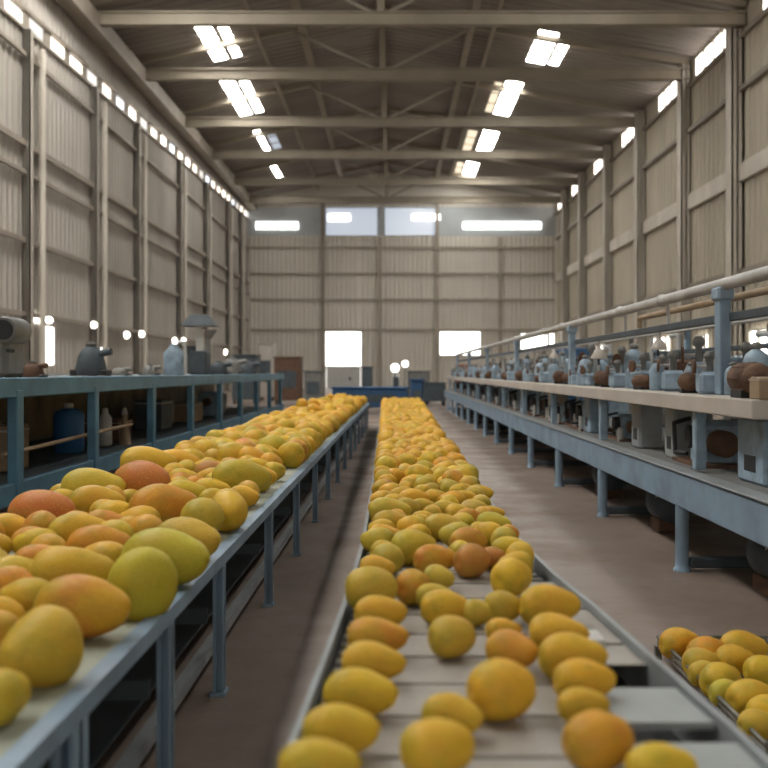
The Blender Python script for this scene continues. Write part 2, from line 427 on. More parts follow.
for (a, b_, t, bt, l) in ((326, 361, 332, 366, 'tall glaring square window above the pale door in the end wall'), (440, 480, 332, 355, 'wide glaring window in the end wall, right of the centre'), (521, 554, 334, 350, 'low glaring window at the right corner of the end wall')):
    o = window(MB().box(epx(a), epx(b_), YE, YE+.04, epz(bt), epz(t)), 'glow_win', l)
    fr = MB(); x0, x1, z0, z1 = epx(a), epx(b_), epz(bt), epz(t)
    for bx in ((x0-.08, x0), (x1, x1+.08)): fr.box(bx[0], bx[1], YE-.1, YE+.05, z0-.08, z1+.08)
    fr.box(x0, x1, YE-.1, YE+.05, z0-.08, z0); fr.box(x0, x1, YE-.1, YE+.05, z1, z1+.08)
    fr.build('window_frame', 'steel', o)
dr = S(MB().box(epx(327), epx(360), YE-.04, YE+.02, 0, epz(367)).build('door_1', 'white'), 'pale door below the square window in the end wall', 'door')
mb = MB().box(epx(349), epx(351), YE-.09, YE-.04, .55, .75); mb.build('door_handle', 'dark', dr)
tn = 30
for z in (epz(248), epz(274), epz(300), epz(330)):
    tn += 1; S(MB().box(XL+.2, XR-.2, YE-.16, YE-.06, z-.07, z+.07).build('trim_%d' % tn, 'girt_end'), 'horizontal girt across the end wall about %d metres up' % round(z), 'trim')
for px in (323, 380, 437, 500):
    tn += 1; S(MB().box(epx(px)-.12, epx(px)+.12, YE-.3, YE-.16, 0, TOP if px in (323, 437) else epz(238)).build('trim_%d' % tn, 'girt' if px == 323 else 'girt_end'), 'upright post on the end wall, %s' % {323: 'left of the square window', 380: 'near the middle', 437: 'left of the wide window', 500: 'right of the wide window'}[px], 'post')

# wall columns, girts
def column(x, y, w, dpt, h, side, i):
    s_ = 1 if side < 0 else -1
    mb = MB(); xa = x+s_*.06; xb = x+s_*dpt
    lo, hi = min(xa, xb), max(xa, xb)
    mb.box(lo, hi, y-w/2, y-w/2+.05, 0, h); mb.box(lo, hi, y+w/2-.05, y+w/2, 0, h); mb.box((lo+hi)/2-.03, (lo+hi)/2+.03, y-w/2, y+w/2, 0, h)
    mb.box(lo, lo+.05, y-w/2, y+w/2, 0, h); mb.box(hi-.05, hi, y-w/2, y+w/2, 0, h)
    o = S(mb.build('wall_column', 'steel'), 'tall beige steel column on the %s wall, number %d counted from the near end' % ('left' if side < 0 else 'right', i), 'column')
    b_ = MB(); b_.box(lo-.05, hi+.05, y-w/2-.08, y+w/2+.08, 0, .12); b_.build('base_plate', 'girt', o)
    return o
for i, y in enumerate(cols_l):
    column(XL, y, .24, .26, LZc(y)-.3, -1, i+1)
    if y > 17:
        # slim down-pipe beside each column
        o = MB().cyl((XL+.2, y+.85, 0), (XL+.2, y+.85, LZc(y)-.5), .09, 10).build('drain_pipe', 'steel')
        tag(o, 'slim beige drain pipe beside the %s tall column of the left wall' % ['first','second','third','fourth','fifth','sixth','seventh','last'][i], 'pipe')
for i, y in enumerate(cols_r): column(XR, y, .56, .42, 12.4, 1, i+1)
tn = 50
for z, w in ((9.3, .10), (7.0, .16), (6.25, .10), (4.5, .12), (2.6, .12)):
    tn += 1; S(MB().box(XL+.07, XL+.17, YF+.1, YE-.4, z-w/2, z+w/2).build('trim_%d' % tn, 'girt'), 'girt along the left wall about %.0f metres up' % z, 'trim')
for z, w in ((7.3, .55), (4.2, .2), (9.9, .14), (2.8, .2)):
    tn += 1; S(MB().box(XR-.2, XR-.08, YF+.1, YE-.4, z-w/2, z+w/2).build('trim_%d' % tn, 'steel' if z == 7.3 else 'girt'), 'girt along the right wall about %.0f metres up' % z, 'trim')
# low windows in the right wall and lamps / slits on the left wall
for y0, y1, z0, z1 in ((44.8, 47.8, 1.35, 2.5), (35.6, 37.6, 1.4, 2.5), (31.2, 32.2, 1.4, 2.4), (25.2, 27.3, 1.45, 2.35)):
    o = window(MB().box(XR-.12, XR-.07, y0, y1, z0, z1), 'glow_win', 'low bright paned window in the right wall, %d metres down the hall' % y0)
    fr = MB()
    for k in range(4):
        yy = y0+(y1-y0)*k/3; fr.box(XR-.2, XR-.12, yy-.04, yy+.04, z0, z1)
    for zz in (z0, (z0+z1)/2, z1): fr.box(XR-.2, XR-.12, y0, y1, zz-.03, zz+.03)
    fr.build('window_frame', 'steel', o)
for a, b_, z0, z1 in ((24.75, 25.35, 1.3, 2.35), (23.85, 24.7, 2.42, 2.66), (29.5, 29.75, 1.35, 1.9)):
    window(MB().box(XL+.055, XL+.075, a, b_, z0, z1), 'glow_win', 'narrow glaring slit low in the left wall, %.1f metres down the hall' % a)
def wall_lamp(px, py, r, lab):
    d = (XL+.5)*F/(px-392); z = CH+(372-py)/F*d
    root = empty('wall_lamp', (XL+.42, d, z), lab, 'lamp'); r *= .72
    MB().lathe([(.02, 0), (r*.9, .0), (r, .08), (r*.6, .14)], (.05, 0, 0), 'x', 14).build('lamp_glass', 'lamp', root)
    MB().lathe([(r*.5, -.02), (r*1.05, 0), (r*1.05, .05)], (0, 0, 0), 'x', 14).build('lamp_housing', 'grey', root)
for px, py, r, lab in ((48, 320, .13, 'round glowing lamp beside the slit window, nearest on the left wall'), (93, 325, .15, 'round glowing lamp on the left wall behind the blue bench, second from the near end'),
                       (126, 335, .17, 'round glowing lamp on the left wall, third from the near end'), (141, 334, .17, 'round glowing lamp on the left wall, fourth from the near end'),
                       (174, 341, .2, 'round glowing lamp on the left wall above the canister, fifth from the near end'), (183, 341, .2, 'round glowing lamp on the left wall, sixth from the near end'),
                       (225, 352, .22, 'round glowing lamp on the left wall close to the far corner')): wall_lamp(px, py, r, lab)

# roof trusses and purlins
for i, y in enumerate((9.5, 16.0, 22.4, 27.8, 33.0, 39.3, 45.2, 51.5, 57.0)):
    root = empty('roof_truss', (0, y, 0)); S(root, 'roof truss spanning the hall, number %d counted from the near end' % (i+1), 'truss')
    mb = MB()
    for dz in (-.2, .16): mb.box(XL+.1, XR-.1, -.13, .13, 12.0+dz, 12.0+dz+.05)
    mb.box(XL+.1, XR-.1, -.06, .06, 11.82, 12.19); mb.build('tie_beam', 'truss', root)
    mb = MB(); mb.beam((XL+.1, 0, TOP-.12), (XM, 0, RIDGE-.16), .18, .2); mb.beam((XM, 0, RIDGE-.16), (XR-.1, 0, TOP-.12), .18, .2); mb.build('rafter', 'truss', root)
    MB().box(XM-.11, XM+.11, -.1, .1, 12.15, RIDGE-.2).build('king_post', 'truss', root)
    for sx in (-1, 1):
        for (xa, xb) in ((.15, 3.3),):
            x1 = XM+sx*xa; x2 = XM+sx*xb
            MB().beam((x1, 0, 12.15), (x2, 0, roofz(x2)-.2), .09, .09).build('web_brace', 'girt', root)
tn = 70
for x, w in ((-4.9, .12), (-3.3, .26), (2.9, .26), (3.7, .14), (-.35, .18)):
    tn += 1; z = roofz(x)-.18
    S(MB().box(x-w/2, x+w/2, YF, YE-.1, z-.1, z+.08).build('trim_%d' % tn, 'truss'), 'purlin running the length of the roof, %.0f metres %s of the ridge' % (abs(x-XM), 'left' if x < XM else 'right'), 'purlin')

# ------------------------------------------------------------------ left conveyor
def lerp(a, b, t): return a+(b-a)*t
ZL, ZM = .48, .50
Y0, Y1 = .75, 18.0
def lxr(d): return -.595+(d-.75)*.0078          # right edge of left belt
def lxl(d): return -1.50+(d-.75)*.0125
def mxl(d): return float(np.interp(d, [.7, 1.36, 1.65, 2.3, 3.1, 5.2, 9.3, 17], [-.185, -.158, -.142, -.115, -.095, -.10, -.13, -.20]))
def mxr(d): return float(np.interp(d, [.7, 1.4, 1.84, 2.25, 2.75, 3.3, 7, 17], [.585, .563, .53, .502, .452, .437, .445, .56]))
def strip(fa, fb, y0, y1, z0, z1, n=1, mb=None):
    mb = mb or MB()
    for i in range(n):
        a = lerp(y0, y1, i/n); b_ = lerp(y0, y1, (i+1)/n)
        mb.hexa([(fa(a), a, z0), (fb(a), a, z0), (fb(b_), b_, z0), (fa(b_), b_, z0), (fa(a), a, z1), (fb(a), a, z1), (fb(b_), b_, z1), (fa(b_), b_, z1)])
    return mb
cl = empty('mango_conveyor', (-1, Y0, 0), 'long pale blue conveyor table on the left, heaped with large mangoes', 'conveyor', None)
def P(mb, name, mat, root):
    o = mb.build(name, mat, root); o.matrix_parent_inverse = Matrix.Translation(-root.location); return o
P(strip(lambda d: lxl(d)+.03, lambda d: lxr(d)-.035, Y0, Y1, ZL-.03, ZL-.002, 1), 'belt', 'belt', cl)
for k_, (fa, fb) in enumerate(((lambda d: lxr(d)-.034, lambda d: lxr(d)+.006), (lambda d: lxl(d)-.01, lambda d: lxl(d)+.03))):
    mb = strip(fa, fb, Y0, Y1, ZL-.036, ZL+.006)
    P(mb, 'side_rail', 'blue_pale', cl)
legd = [1.0, 1.69, 2.37, 3.08, 4.25, 5.4, 6.6, 7.8, 9.0, 10.2, 11.4, 12.6, 13.8, 15.0, 16.2, 17.4]
for d in legd:
    w = .045 if d > 1.7 else .08
    for x0 in (lxr(d)-.032, lxl(d)+.0):
        mb = MB().box(x0, x0+.012, d-w/2, d+w/2, .012, ZL-.036); mb.box(x0, x0+.036, d-.006, d+.006, .012, ZL-.036); mb.box(x0+.028, x0+.036, d-w/2, d+w/2, .012, ZL-.036)
        if 1.6 < d < 1.8: mb.box(x0-.02, x0+.036, d-.008, d+.004, .012, ZL-.036)
        mb.box(x0-.008, x0+.044, d-.035, d+.035, 0, .012)
        P(mb, 'leg', 'blue_pale', cl)
    P(MB().box(lxl(d)+.055, lxr(d)-.056, d-.012, d+.012, .24, .29), 'cross_bar', 'slate', cl)
for nm, f0, z0 in (('stretcher', lambda d: lxr(d)-.10, .09), ('stretcher', lambda d: lxl(d)+.07, .09)):
    P(strip(f0, lambda d: f0(d)+.035, 1.0, Y1-.4, z0, z0+.04), nm, 'rim', cl)
P(strip(lambda d: lxl(d)+.15, lambda d: lxr(d)-.16, 1.0, Y1-.5, .115, .125), 'lower_shelf', 'slate', cl)
for dd in (Y0+.05, Y1-.05):
    P(MB().lathe([(.012, -.44), (.035, -.44), (.035, .44), (.012, .44)], ((lxl(dd)+lxr(dd))/2, dd, ZL-.075), 'x', 16), 'end_roller', 'grey', cl)

# centre conveyor
cm = empty('slat_conveyor', (.2, Y0, 0), 'central conveyor with cream slats and thin metal rims carrying a long river of mangoes', 'conveyor')
for fa, fb in ((lambda d: mxl(d)-.008, lambda d: mxl(d)+.0), (lambda d: mxr(d)-.0, lambda d: mxr(d)+.008)):
    mb = strip(fa, fb, Y0, 17.2, ZM-.09, ZM+.012, 44); strip(lambda d: fa(d)-.002, lambda d: fb(d)+.002, Y0, 17.2, ZM+.012, ZM+.017, 44, mb)
    P(mb, 'side_rim', 'rim', cm)
P(strip(lambda d: mxl(d)+.008, lambda d: mxr(d)-.008, Y0, 17.2, ZM-.09, ZM-.08, 44), 'bottom_tray', 'dark', cm)
mb = MB(); y = Y0
while y < 17:
    p_ = .165
    wd = (lambda q: mxr(q)-.165) if y < 2.6 else (lambda q: mxr(q)-.06)
    strip(lambda q: mxl(q)+.055, wd, y, y+p_-.012, ZM-.02, ZM-.001, 1, mb)
    strip(lambda q: mxl(q)+.065, lambda q: wd(q)-.01, y+p_-.012, y+p_, ZM-.02, ZM-.008, 1, mb)
    y += p_
P(mb, 'slat_belt', 'slat', cm)
for ya, yb, zz in ((.78, 1.447, .004), (1.53, 1.70, .004), (1.86, 1.99, -.004), (2.0, 2.28, -.002), (2.3, 2.59, -.004)):
    P(strip(lambda q: mxr(q)-.163, lambda q: mxr(q)-.004, ya, yb, ZM-.008, ZM+zz, 3), 'cross_plate', 'bar' if ya < 1.8 else 'slat', cm)
P(MB().box(mxr(2.0)-.10, mxr(2.0)-.05, 1.97, 2.05, ZM-.003, ZM+.014, .004), 'white_clip', 'white', cm)
for k_ in range(2):
    mb = MB(); y = Y0 if k_ == 0 else 2.65; vs = []; fs = []
    while y < 8:
        x0 = mxl(y)+.010 if k_ == 0 else mxr(y)-.05
        for yy, zz in ((y, -.035), (y+.008, -.014), (y+.04, -.014), (y+.048, -.035)):
            vs += [(x0, yy, ZM+zz), (x0+.036, yy, ZM+zz), (x0+.036, yy, ZM-.05), (x0, yy, ZM-.05)]
        y += .06
    for i in range(len(vs)//4-1):
        o = i*4; fs += [(o, o+1, o+5, o+4), (o+1, o+2, o+6, o+5), (o+2, o+3, o+7, o+6), (o+3, o, o+4, o+7)]
    mb.add(vs, fs)
    P(mb, 'drive_chain', 'grey', cm)
d = 1.0
while d < 17.3:
    for x0 in (mxl(d)+.02, mxr(d)-.06):
        mb = MB().box(x0, x0+.04, d-.02, d+.02, 0, ZM-.09); mb.box(x0-.02, x0+.06, d-.04, d+.04, 0, .01); P(mb, 'leg', 'blue_pale', cm)
    P(MB().box(mxl(d)+.06, mxr(d)-.06, d-.012, d+.012, .2, .24), 'cross_bar', 'slate', cm)
    d += 1.35

# ------------------------------------------------------------------ mangoes
def mango_verts(kind, nu=30, nv=20, jit=0):
    r_ = random.Random(100+jit); vs = []; fs = []
    bend = r_.uniform(.05, .16); tap = r_.uniform(.16, .30); beak = r_.uniform(.02, .07); ph = r_.uniform(0, 6)
    if kind == 'pear': tap = -.42; bend = .04
    if kind == 'round': tap = .08; bend = .03
    for i in range(nv+1):
        t = PI*i/nv; cx = -math.cos(t); sr = max(math.sin(t), 0)**.86
        rr = sr*(1-tap*cx)*(1-.12*tap)
        for k in range(nu):
            a = 2*PI*k/nu
            wob = 1+.025*math.sin(2*a+ph+2*cx)+.02*math.sin(3*cx+a)
            y = rr*wob*math.cos(a)*1.0; z = rr*wob*math.sin(a)
            y += bend*(1-cx*cx)*1.2 - bend*.6
            x = cx+(beak*math.exp(-((a-1.2)**2)) if cx > .7 else 0)
            if cx < -.9: x += (1-rr/.4)*.10 if rr < .4 else 0       # stem dimple
            vs.append((x, y, z))
    for i in range(nv):
        for k in range(nu): fs.append((i*nu+k, i*nu+(k+1) % nu, (i+1)*nu+(k+1) % nu, (i+1)*nu+k))
    return vs, fs
def mk_mesh(kind, jit):
    vs, fs = mango_verts(kind, jit=jit)
    mb = MB(); mb.add(vs, fs, True); o = mb.build('mango', 'mango'); me = o.data; bpy.data.objects.remove(o); return me
MES = {'m': [mk_mesh('mango', j) for j in range(6)], 'p': [mk_mesh('pear', 20+j) for j in range(2)], 'r': [mk_mesh('round', 30+j) for j in range(2)]}
BASE = {'y': (.66, .41, .030), 'g': (.54, .40, .038), 'o': (.66, .32, .028), 'r': (.50, .20, .045), 'd': (.52, .36, .04)}
BL = {'y': .2, 'g': .12, 'o': .55, 'r': .5, 'd': .15}
def add_mango(p, L, W, H, yaw, pitch, col, shape, label, group):
    o = bpy.data.objects.new('mango', random.choice(MES[shape])); C.objects.link(o)
    o.location = p; o.scale = (L/2, W/2, H/2)
    o.rotation_euler = (random.uniform(-.25, .25), -pitch, yaw)
    j = lambda: random.uniform(.9, 1.1)
    b_ = BASE[col]; o.color = (b_[0]*j(), b_[1]*j(), b_[2]*j(), BL[col]*random.uniform(.6, 1.2))
    return tag(o, label, 'mango', group)

def relax(p, s, r, yaw, lo, hi, zb, fixed_w, iters=70, grav=.012, home=None):
    """push capsules apart; p (n,3); s half segment; r radius; lo/hi functions giving belt edges"""
    n = len(p); dirv = np.stack([np.cos(yaw), np.sin(yaw), 0*yaw], 1)
    offs = [-1, 0, 1]
    for it in range(iters):
        order = np.argsort(p[:, 1]); q = p[order]; S_ = s[order]; R_ = r[order]; D_ = dirv[order]; fw = fixed_w[order]
        mv = np.zeros_like(q)
        for k in range(1, min(n, 26)):
            A = q[:-k]; B = q[k:]
            for oa in offs:
                a = A+D_[:-k]*(S_[:-k]*oa)[:, None]
                for ob in offs:
                    b = B+D_[k:]*(S_[k:]*ob)[:, None]
                    dv = b-a; dist = np.sqrt((dv**2).sum(1))+1e-9; ov = R_[:-k]+R_[k:]-dist
                    m_ = ov > 0
                    if not m_.any(): continue
                    w = np.where(m_, ov*.22, 0)/dist
                    fa = fw[:-k]; fb = fw[k:]; tot = fa+fb+1e-9
                    sh = dv*w[:, None]
                    mv[:-k] -= sh*(fa/tot)[:, None]*2*.5; mv[k:] += sh*(fb/tot)[:, None]*2*.5
        q = q+np.clip(mv, -.03, .03); q[:, 2] -= grav
        if home is not None: q += (home[order]-q)*.02
        xl = np.array([lo(y) for y in q[:, 1]])+R_; xh = np.array([hi(y) for y in q[:, 1]])-R_
        # the ends stay upright over the rim
        q[:, 0] = np.clip(q[:, 0], xl, xh)
        q[:, 2] = np.maximum(q[:, 2], zb+R_)
        p[order] = q
    return p

def hand(rows, zb, h, lo, hi, group, rfac, sc_=1.0):
    """rows: px, py, w px, h px, screen tilt deg, colour, shape, label"""
    P_, Ls, Hs, yw = [], [], [], []
    for (px, py, w, hh, tilt, col, shp, lab) in rows:
        r0 = .05
        for _ in range(6):
            d = F*(CH-zb-r0)/(py-372); Hm = hh*d/F*.93; r0 = Hm/2
        d = F*(CH-zb-r0)/(py-372)
        L = max(w, hh)*d/F
        if w < hh: L, Hm = hh*d/F*.98, w*d/F*.95
        L *= sc_; Hm *= sc_*1.04; Hm = max(Hm, L*.66); Hm = min(Hm, L*.94); r0 = Hm/2
        d = F*(CH-zb-r0)/(py-372)
        P_.append(((px-392)/F*d, d, zb+r0)); Ls.append(L); Hs.append(Hm)
        yw.append(math.radians(tilt))
    P_ = np.array(P_); Ls = np.array(Ls); Hs = np.array(Hs); yw = np.array(yw)
    P_ = relax(P_.copy(), (Ls-Hs)/2, Hs/2*rfac, yw, lo, hi, zb, np.ones(len(P_)), 50, .012, P_.copy())
    for i, (px, py, w, hh, tilt, col, shp, lab) in enumerate(rows):
        z = max(P_[i, 2]+Hs[i]/2*(1-rfac)-.002, zb+Hs[i]/2*.97)
        add_mango((P_[i, 0], P_[i, 1], z), Ls[i], Hs[i]*.97, Hs[i], yw[i], 0, col, shp, lab, group)
    return P_, Ls, Hs, yw

mid_rows = [
 (371, 588, 50, 44, 10, 'g', 'r', 'broad green-yellow mango at the left rim, head of the spaced-out left file'),
 (377, 568, 34, 26, 0, 'y', 'm', 'small yellow mango tucked behind the broad green-yellow one at the left rim'),
 (414, 586, 34, 38, 50, 'o', 'm', 'upright orange-yellow mango beside two small green ones on the bare slat'),
 (439, 578, 30, 26, -20, 'g', 'm', 'green mango behind the upright orange-yellow one'),
 (434, 596, 36, 22, 5, 'g', 'm', 'small yellow-green mango lying at the foot of the upright orange-yellow one'),
 (380, 613, 50, 27, 12, 'y', 'm', 'yellow pointed mango, second of the file along the left rim'),
 (377, 637, 58, 33, 4, 'o', 'm', 'orange-tinged mango, third of the file along the left rim'),
 (373, 663, 61, 38, 0, 'y', 'm', 'olive yellow mango, fourth of the file along the left rim'),
 (360, 693, 70, 43, -8, 'y', 'm', 'long yellow mango, fifth of the file along the left rim'),
 (340, 731, 74, 52, 8, 'y', 'm', 'large blurred yellow mango, sixth of the file along the left rim'),
 (318, 766, 78, 46, 5, 'y', 'm', 'yellow mango cut by the bottom edge at the near left rim'),
 (447, 607, 48, 34, 0, 'y', 'm', 'bright yellow mango in the middle of the belt just past the bare slat'),
 (452, 636, 46, 42, 20, 'g', 'r', 'dull yellow mango directly in front of the bright yellow middle one'),
 (452, 716, 58, 42, -15, 'y', 'm', 'olive yellow mango behind the nearest middle mango'),
 (437, 747, 72, 56, 10, 'y', 'r', 'nearest large blurred mango in the middle of the belt'),
 (501, 689, 66, 58, 12, 'y', 'r', 'big plump mango with a green flank standing alone right of the middle'),
 (513, 577, 44, 38, 40, 'y', 'm', 'yellow-orange mango standing at the right end of the bare slat'),
 (501, 607, 38, 32, 5, 'd', 'm', 'dull mango in front of the yellow-orange one at the right end of the bare slat'),
 (478, 612, 30, 26, 0, 'd', 'm', 'small dull mango between the bright middle mango and the right group'),
 (549, 605, 58, 32, 6, 'y', 'm', 'orange-yellow mango at the head of the curved right-hand file'),
 (558, 633, 56, 37, -10, 'y', 'm', 'yellow mango, second of the curved right-hand file'),
 (572, 656, 64, 35, 0, 'y', 'm', 'flat yellow mango, third of the curved right-hand file'),
 (584, 680, 60, 36, 6, 'y', 'm', 'yellow mango, fourth of the curved right-hand file'),
 (583, 705, 50, 34, 5, 'y', 'm', 'small yellow mango, fifth of the curved right-hand file'),
 (598, 740, 68, 56, 10, 'o', 'r', 'round orange mango with a red blush, last of the right-hand file'),
 (661, 768, 70, 42, 10, 'y', 'm', 'yellow mango at the bottom edge near the right rim'),
 (512, 650, 50, 38, -30, 'o', 'm', 'pinkish orange mango behind the big plump one'),
 (503, 630, 34, 22, 0, 'y', 'm', 'flat mango glimpsed behind the pinkish orange one'),
 (385, 535, 31, 22, 5, 'y', 'm', 'yellow mango by the left rim behind the net-skinned large one'),
 (385, 552, 27, 24, 30, 'y', 'm', 'rough-skinned yellow mango at the left rim beside the bare slat'),
 (413, 546, 46, 34, 30, 'g', 'm', 'large tilted yellow-green mango in the last row before the bare slat'),
 (435, 559, 42, 27, 15, 'o', 'm', 'orange mango lying flat at the edge of the bare slat'),
 (469, 542, 40, 30, 35, 'o', 'm', 'pink and yellow mango behind the round red one'),
 (481, 532, 24, 20, 0, 'g', 'm', 'small green mango resting behind the pink and yellow one'),
 (472, 560, 36, 33, 30, 'r', 'r', 'round red and yellow mango at the front of the dense heap'),
 (493, 558, 24, 24, 0, 'r', 'r', 'deep red mango beside the round red and yellow one'),
 (511, 550, 38, 22, -5, 'y', 'm', 'yellow mango at the right end of the last dense row'),
 (493, 524, 33, 24, -5, 'g', 'm', 'dark green mango near the right rim of the dense heap'),
 (510, 534, 24, 20, 60, 'o', 'm', 'orange mango at the right rim beside the dark green one'),
 (447, 510, 28, 17, 0, 'g', 'm', 'vivid green mango in the middle of the dense heap'),
 (423, 507, 25, 13, 5, 'g', 'm', 'flat yellow-green mango left of the vivid green one'),
 (424, 520, 26, 16, 0, 'y', 'm', 'yellow mango in front of the vivid green one'),
 (390, 511, 39, 18, 0, 'd', 'm', 'long dull yellow mango by the left rim in the dense heap'),
 (391, 523, 36, 17, 5, 'd', 'm', 'second long dull mango by the left rim in the dense heap'),
 (444, 527, 38, 22, -10, 'g', 'm', 'broad yellow-green mango in front of the vivid green one'),
 (469, 519, 28, 22, 30, 'o', 'm', 'orange mango right of the middle of the dense heap'),
 (474, 508, 26, 18, 10, 'y', 'm', 'yellow mango behind the dark green one'),
 (493, 513, 22, 14, 0, 'y', 'm', 'small yellow mango behind the dark green one at the right rim'),
 (414, 499, 30, 16, 5, 'y', 'm', 'long yellow mango lying crosswise in the dense heap'),
 (436, 496, 20, 15, 0, 'y', 'm', 'short yellow mango behind the vivid green one'),
 (455, 498, 20, 14, 0, 'r', 'm', 'pinkish mango in the middle of the dense heap'),
 (464, 490, 18, 14, 0, 'y', 'm', 'yellow mango just behind the pinkish one'),
 (483, 493, 24, 13, 0, 'y', 'm', 'flat yellow mango at the right rim behind the dense rows'),
 (386, 500, 22, 14, 0, 'd', 'm', 'brownish mango at the left rim in the dense heap'),
 (386, 487, 20, 16, 20, 'r', 'm', 'reddish mango at the left rim far up the dense heap'),
]
left_rows = [
 (36, 650, 68, 80, 62, 'g', 'p', 'large pear-shaped yellow-green mango standing at the belt edge, nearest whole one'),
 (2, 696, 52, 62, 70, 'y', 'm', 'yellow mango cut by the left edge of the photo, nearest of all'),
 (84, 607, 88, 54, -8, 'o', 'm', 'big orange mango lying in front of the pear-shaped one'),
 (72, 575, 76, 44, 18, 'y', 'm', 'yellow mango lying against the big orange one'),
 (14, 588, 48, 42, -10, 'o', 'm', 'deep orange mango cut by the left edge of the photo'),
 (3, 616, 36, 40, 0, 'y', 'm', 'yellow mango behind the nearest cut one at the left edge'),
 (138, 582, 62, 64, -50, 'g', 'p', 'egg-shaped yellow-green mango with its narrow end up at the belt edge'),
 (166, 558, 82, 50, -14, 'g', 'm', 'long green-yellow mango behind the egg-shaped one at the belt edge'),
 (188, 540, 62, 34, -16, 'g', 'm', 'flat green-yellow mango pointing to the rail, third back along the edge'),
 (100, 546, 58, 34, 5, 'o', 'm', 'orange-blushed mango in the middle rows beside the long green-yellow one'),
 (78, 533, 56, 36, 32, 'y', 'm', 'tilted yellow mango behind the orange-blushed one'),
 (42, 563, 52, 32, 10, 'o', 'm', 'orange-yellow mango with a wrinkled stem end near the left edge'),
 (10, 529, 40, 30, 0, 'y', 'm', 'yellow mango at the left edge below the round coral one'),
 (34, 541, 40, 24, 8, 'o', 'm', 'small orange mango between the wrinkled and the round coral ones'),
 (42, 512, 60, 44, 0, 'r', 'r', 'round coral-red mango with a green leaf beside it'),
 (93, 488, 54, 25, 12, 'g', 'm', 'long yellow-green mango far back on the left of the heap'),
 (96, 503, 48, 24, 15, 'y', 'm', 'slender yellow mango lying just in front of the long yellow-green one'),
 (142, 482, 54, 42, -15, 'r', 'r', 'large coral mango crowning the middle of the heap'),
 (116, 516, 38, 30, 10, 'y', 'r', 'rounded yellow mango in front of the slender one'),
 (132, 499, 26, 20, 50, 'y', 'm', 'small upright yellow mango against the large coral one'),
 (136, 530, 40, 19, 10, 'y', 'm', 'flat yellow mango showing between the rounded and the orange ones'),
 (164, 507, 64, 40, 32, 'o', 'm', 'deep orange mango lying diagonally by the middle of the heap'),
 (186, 494, 40, 24, 10, 'y', 'm', 'yellow mango behind the deep orange diagonal one'),
 (203, 518, 42, 42, 60, 'g', 'r', 'fat green-yellow mango at the belt edge, left one of a touching pair'),
 (228, 512, 38, 42, -60, 'y', 'm', 'fat yellow mango at the belt edge, right one of a touching pair'),
 (212, 490, 34, 18, 0, 'y', 'm', 'flat yellow mango behind the touching pair'),
 (243, 497, 30, 22, -8, 'y', 'm', 'small tan-yellow mango alone at the belt edge past the touching pair'),
 (241, 478, 52, 27, 20, 'g', 'm', 'long yellow-green mango behind the small tan-yellow one'),
 (211, 473, 32, 24, -5, 'r', 'r', 'brownish red mango in the middle of the heap'),
 (184, 479, 28, 22, 10, 'y', 'm', 'yellow mango left of the brownish red one'),
 (176, 464, 40, 22, 25, 'y', 'm', 'yellow mango behind and left of the brownish red one'),
 (207, 457, 34, 22, 20, 'o', 'm', 'orange mango behind the brownish red one'),
 (234, 458, 31, 30, 30, 'y', 'r', 'bright yellow round mango with a grey-green spot, right of the orange one'),
 (150, 463, 46, 16, 10, 'y', 'm', 'long yellow mango at the far left side of the heap'),
 (62, 494, 30, 18, 0, 'y', 'm', 'yellow mango glimpsed behind the round coral one'),
 (5, 508, 26, 20, 0, 'o', 'm', 'orange mango at the left edge behind the others'),
 (258, 468, 26, 20, 10, 'y', 'm', 'yellow mango near the rail past the long yellow-green one'),
 (271, 464, 24, 22, 50, 'y', 'm', 'upright yellow mango next along the rail past the long yellow-green one'),
]
hm = hand(mid_rows, ZM, 0, lambda d: mxl(d)+.0, lambda d: mxr(d)-.0, None, .76, 1.05)
hl = hand(left_rows, ZL, 0, lambda d: lxl(d)-.1, lambda d: lxr(d)-.0, None, .68, 1.07)
def fill(hd, d0, d1, lo, hi, zb, r, tries, label, group, cl_, seed, sp_):
    g = random.Random(seed); pts = [(x, y, rr) for (x, y, z), rr in zip(hd[0].tolist(), ((hd[1]+hd[2])/4).tolist())]; n = 0
    for _ in range(tries):
        y = g.uniform(d0, d1); x = g.uniform(lo(y)+r, hi(y)-r)
        if all((x-a)**2+(y-b)**2 > ((q+r)*sp_)**2 for a, b, q in pts):
            pts.append((x, y, r)); n += 1; q = r*g.uniform(.92, 1.12)
            add_mango((x, y, zb+q*.86), q*2.3, q*1.75, q*1.75, g.uniform(0, PI), 0, g.choice(cl_), 'm', label, group)
    return n
nf = fill(hl, 1.75, 5.4, lambda d: lxl(d)-.02, lambda d: lxr(d)-(.20 if d < 3.4 else .03), ZL, .066, 4000, 'smaller mango filling a gap between big ones at the near left conveyor', 'gap-filling mangoes on the near left conveyor', 'yyyoy', 5, .92)
nf += fill(hm, 2.62, 4.55, lambda d: mxl(d), lambda d: mxr(d), ZM, .048, 4000, 'small mango filling a gap in the dense rows beyond the bare slat', 'gap-filling mangoes on the central conveyor', 'yyyyd', 6, 1.0)
# leaf under the coral mango
mb = MB(); vs = []; fs = []
for i in range(9):
    t = i/8; w = .028*math.sin(PI*min(t*.95+.03, 1)); x = t*.13
    z = .02+.03*math.sin(t*2.6)
    vs += [(x, -w, z+.006), (x, 0, z), (x, w, z+.006), (x, 0, z-.002)]
for i in range(8):
    o = i*4; fs += [(o, o+1, o+5, o+4), (o+1, o+2, o+6, o+5), (o+2, o+3, o+7, o+6), (o+3, o, o+4, o+7)]
mb.add(vs, fs, True); lf = mb.build('mango_leaf', 'leaf', None, (-1.18, 3.12, ZL+.02)); lf.rotation_euler = (.3, -.2, .7)
tag(lf, 'dark green leaf poking out beside the round coral-red mango', 'leaf')

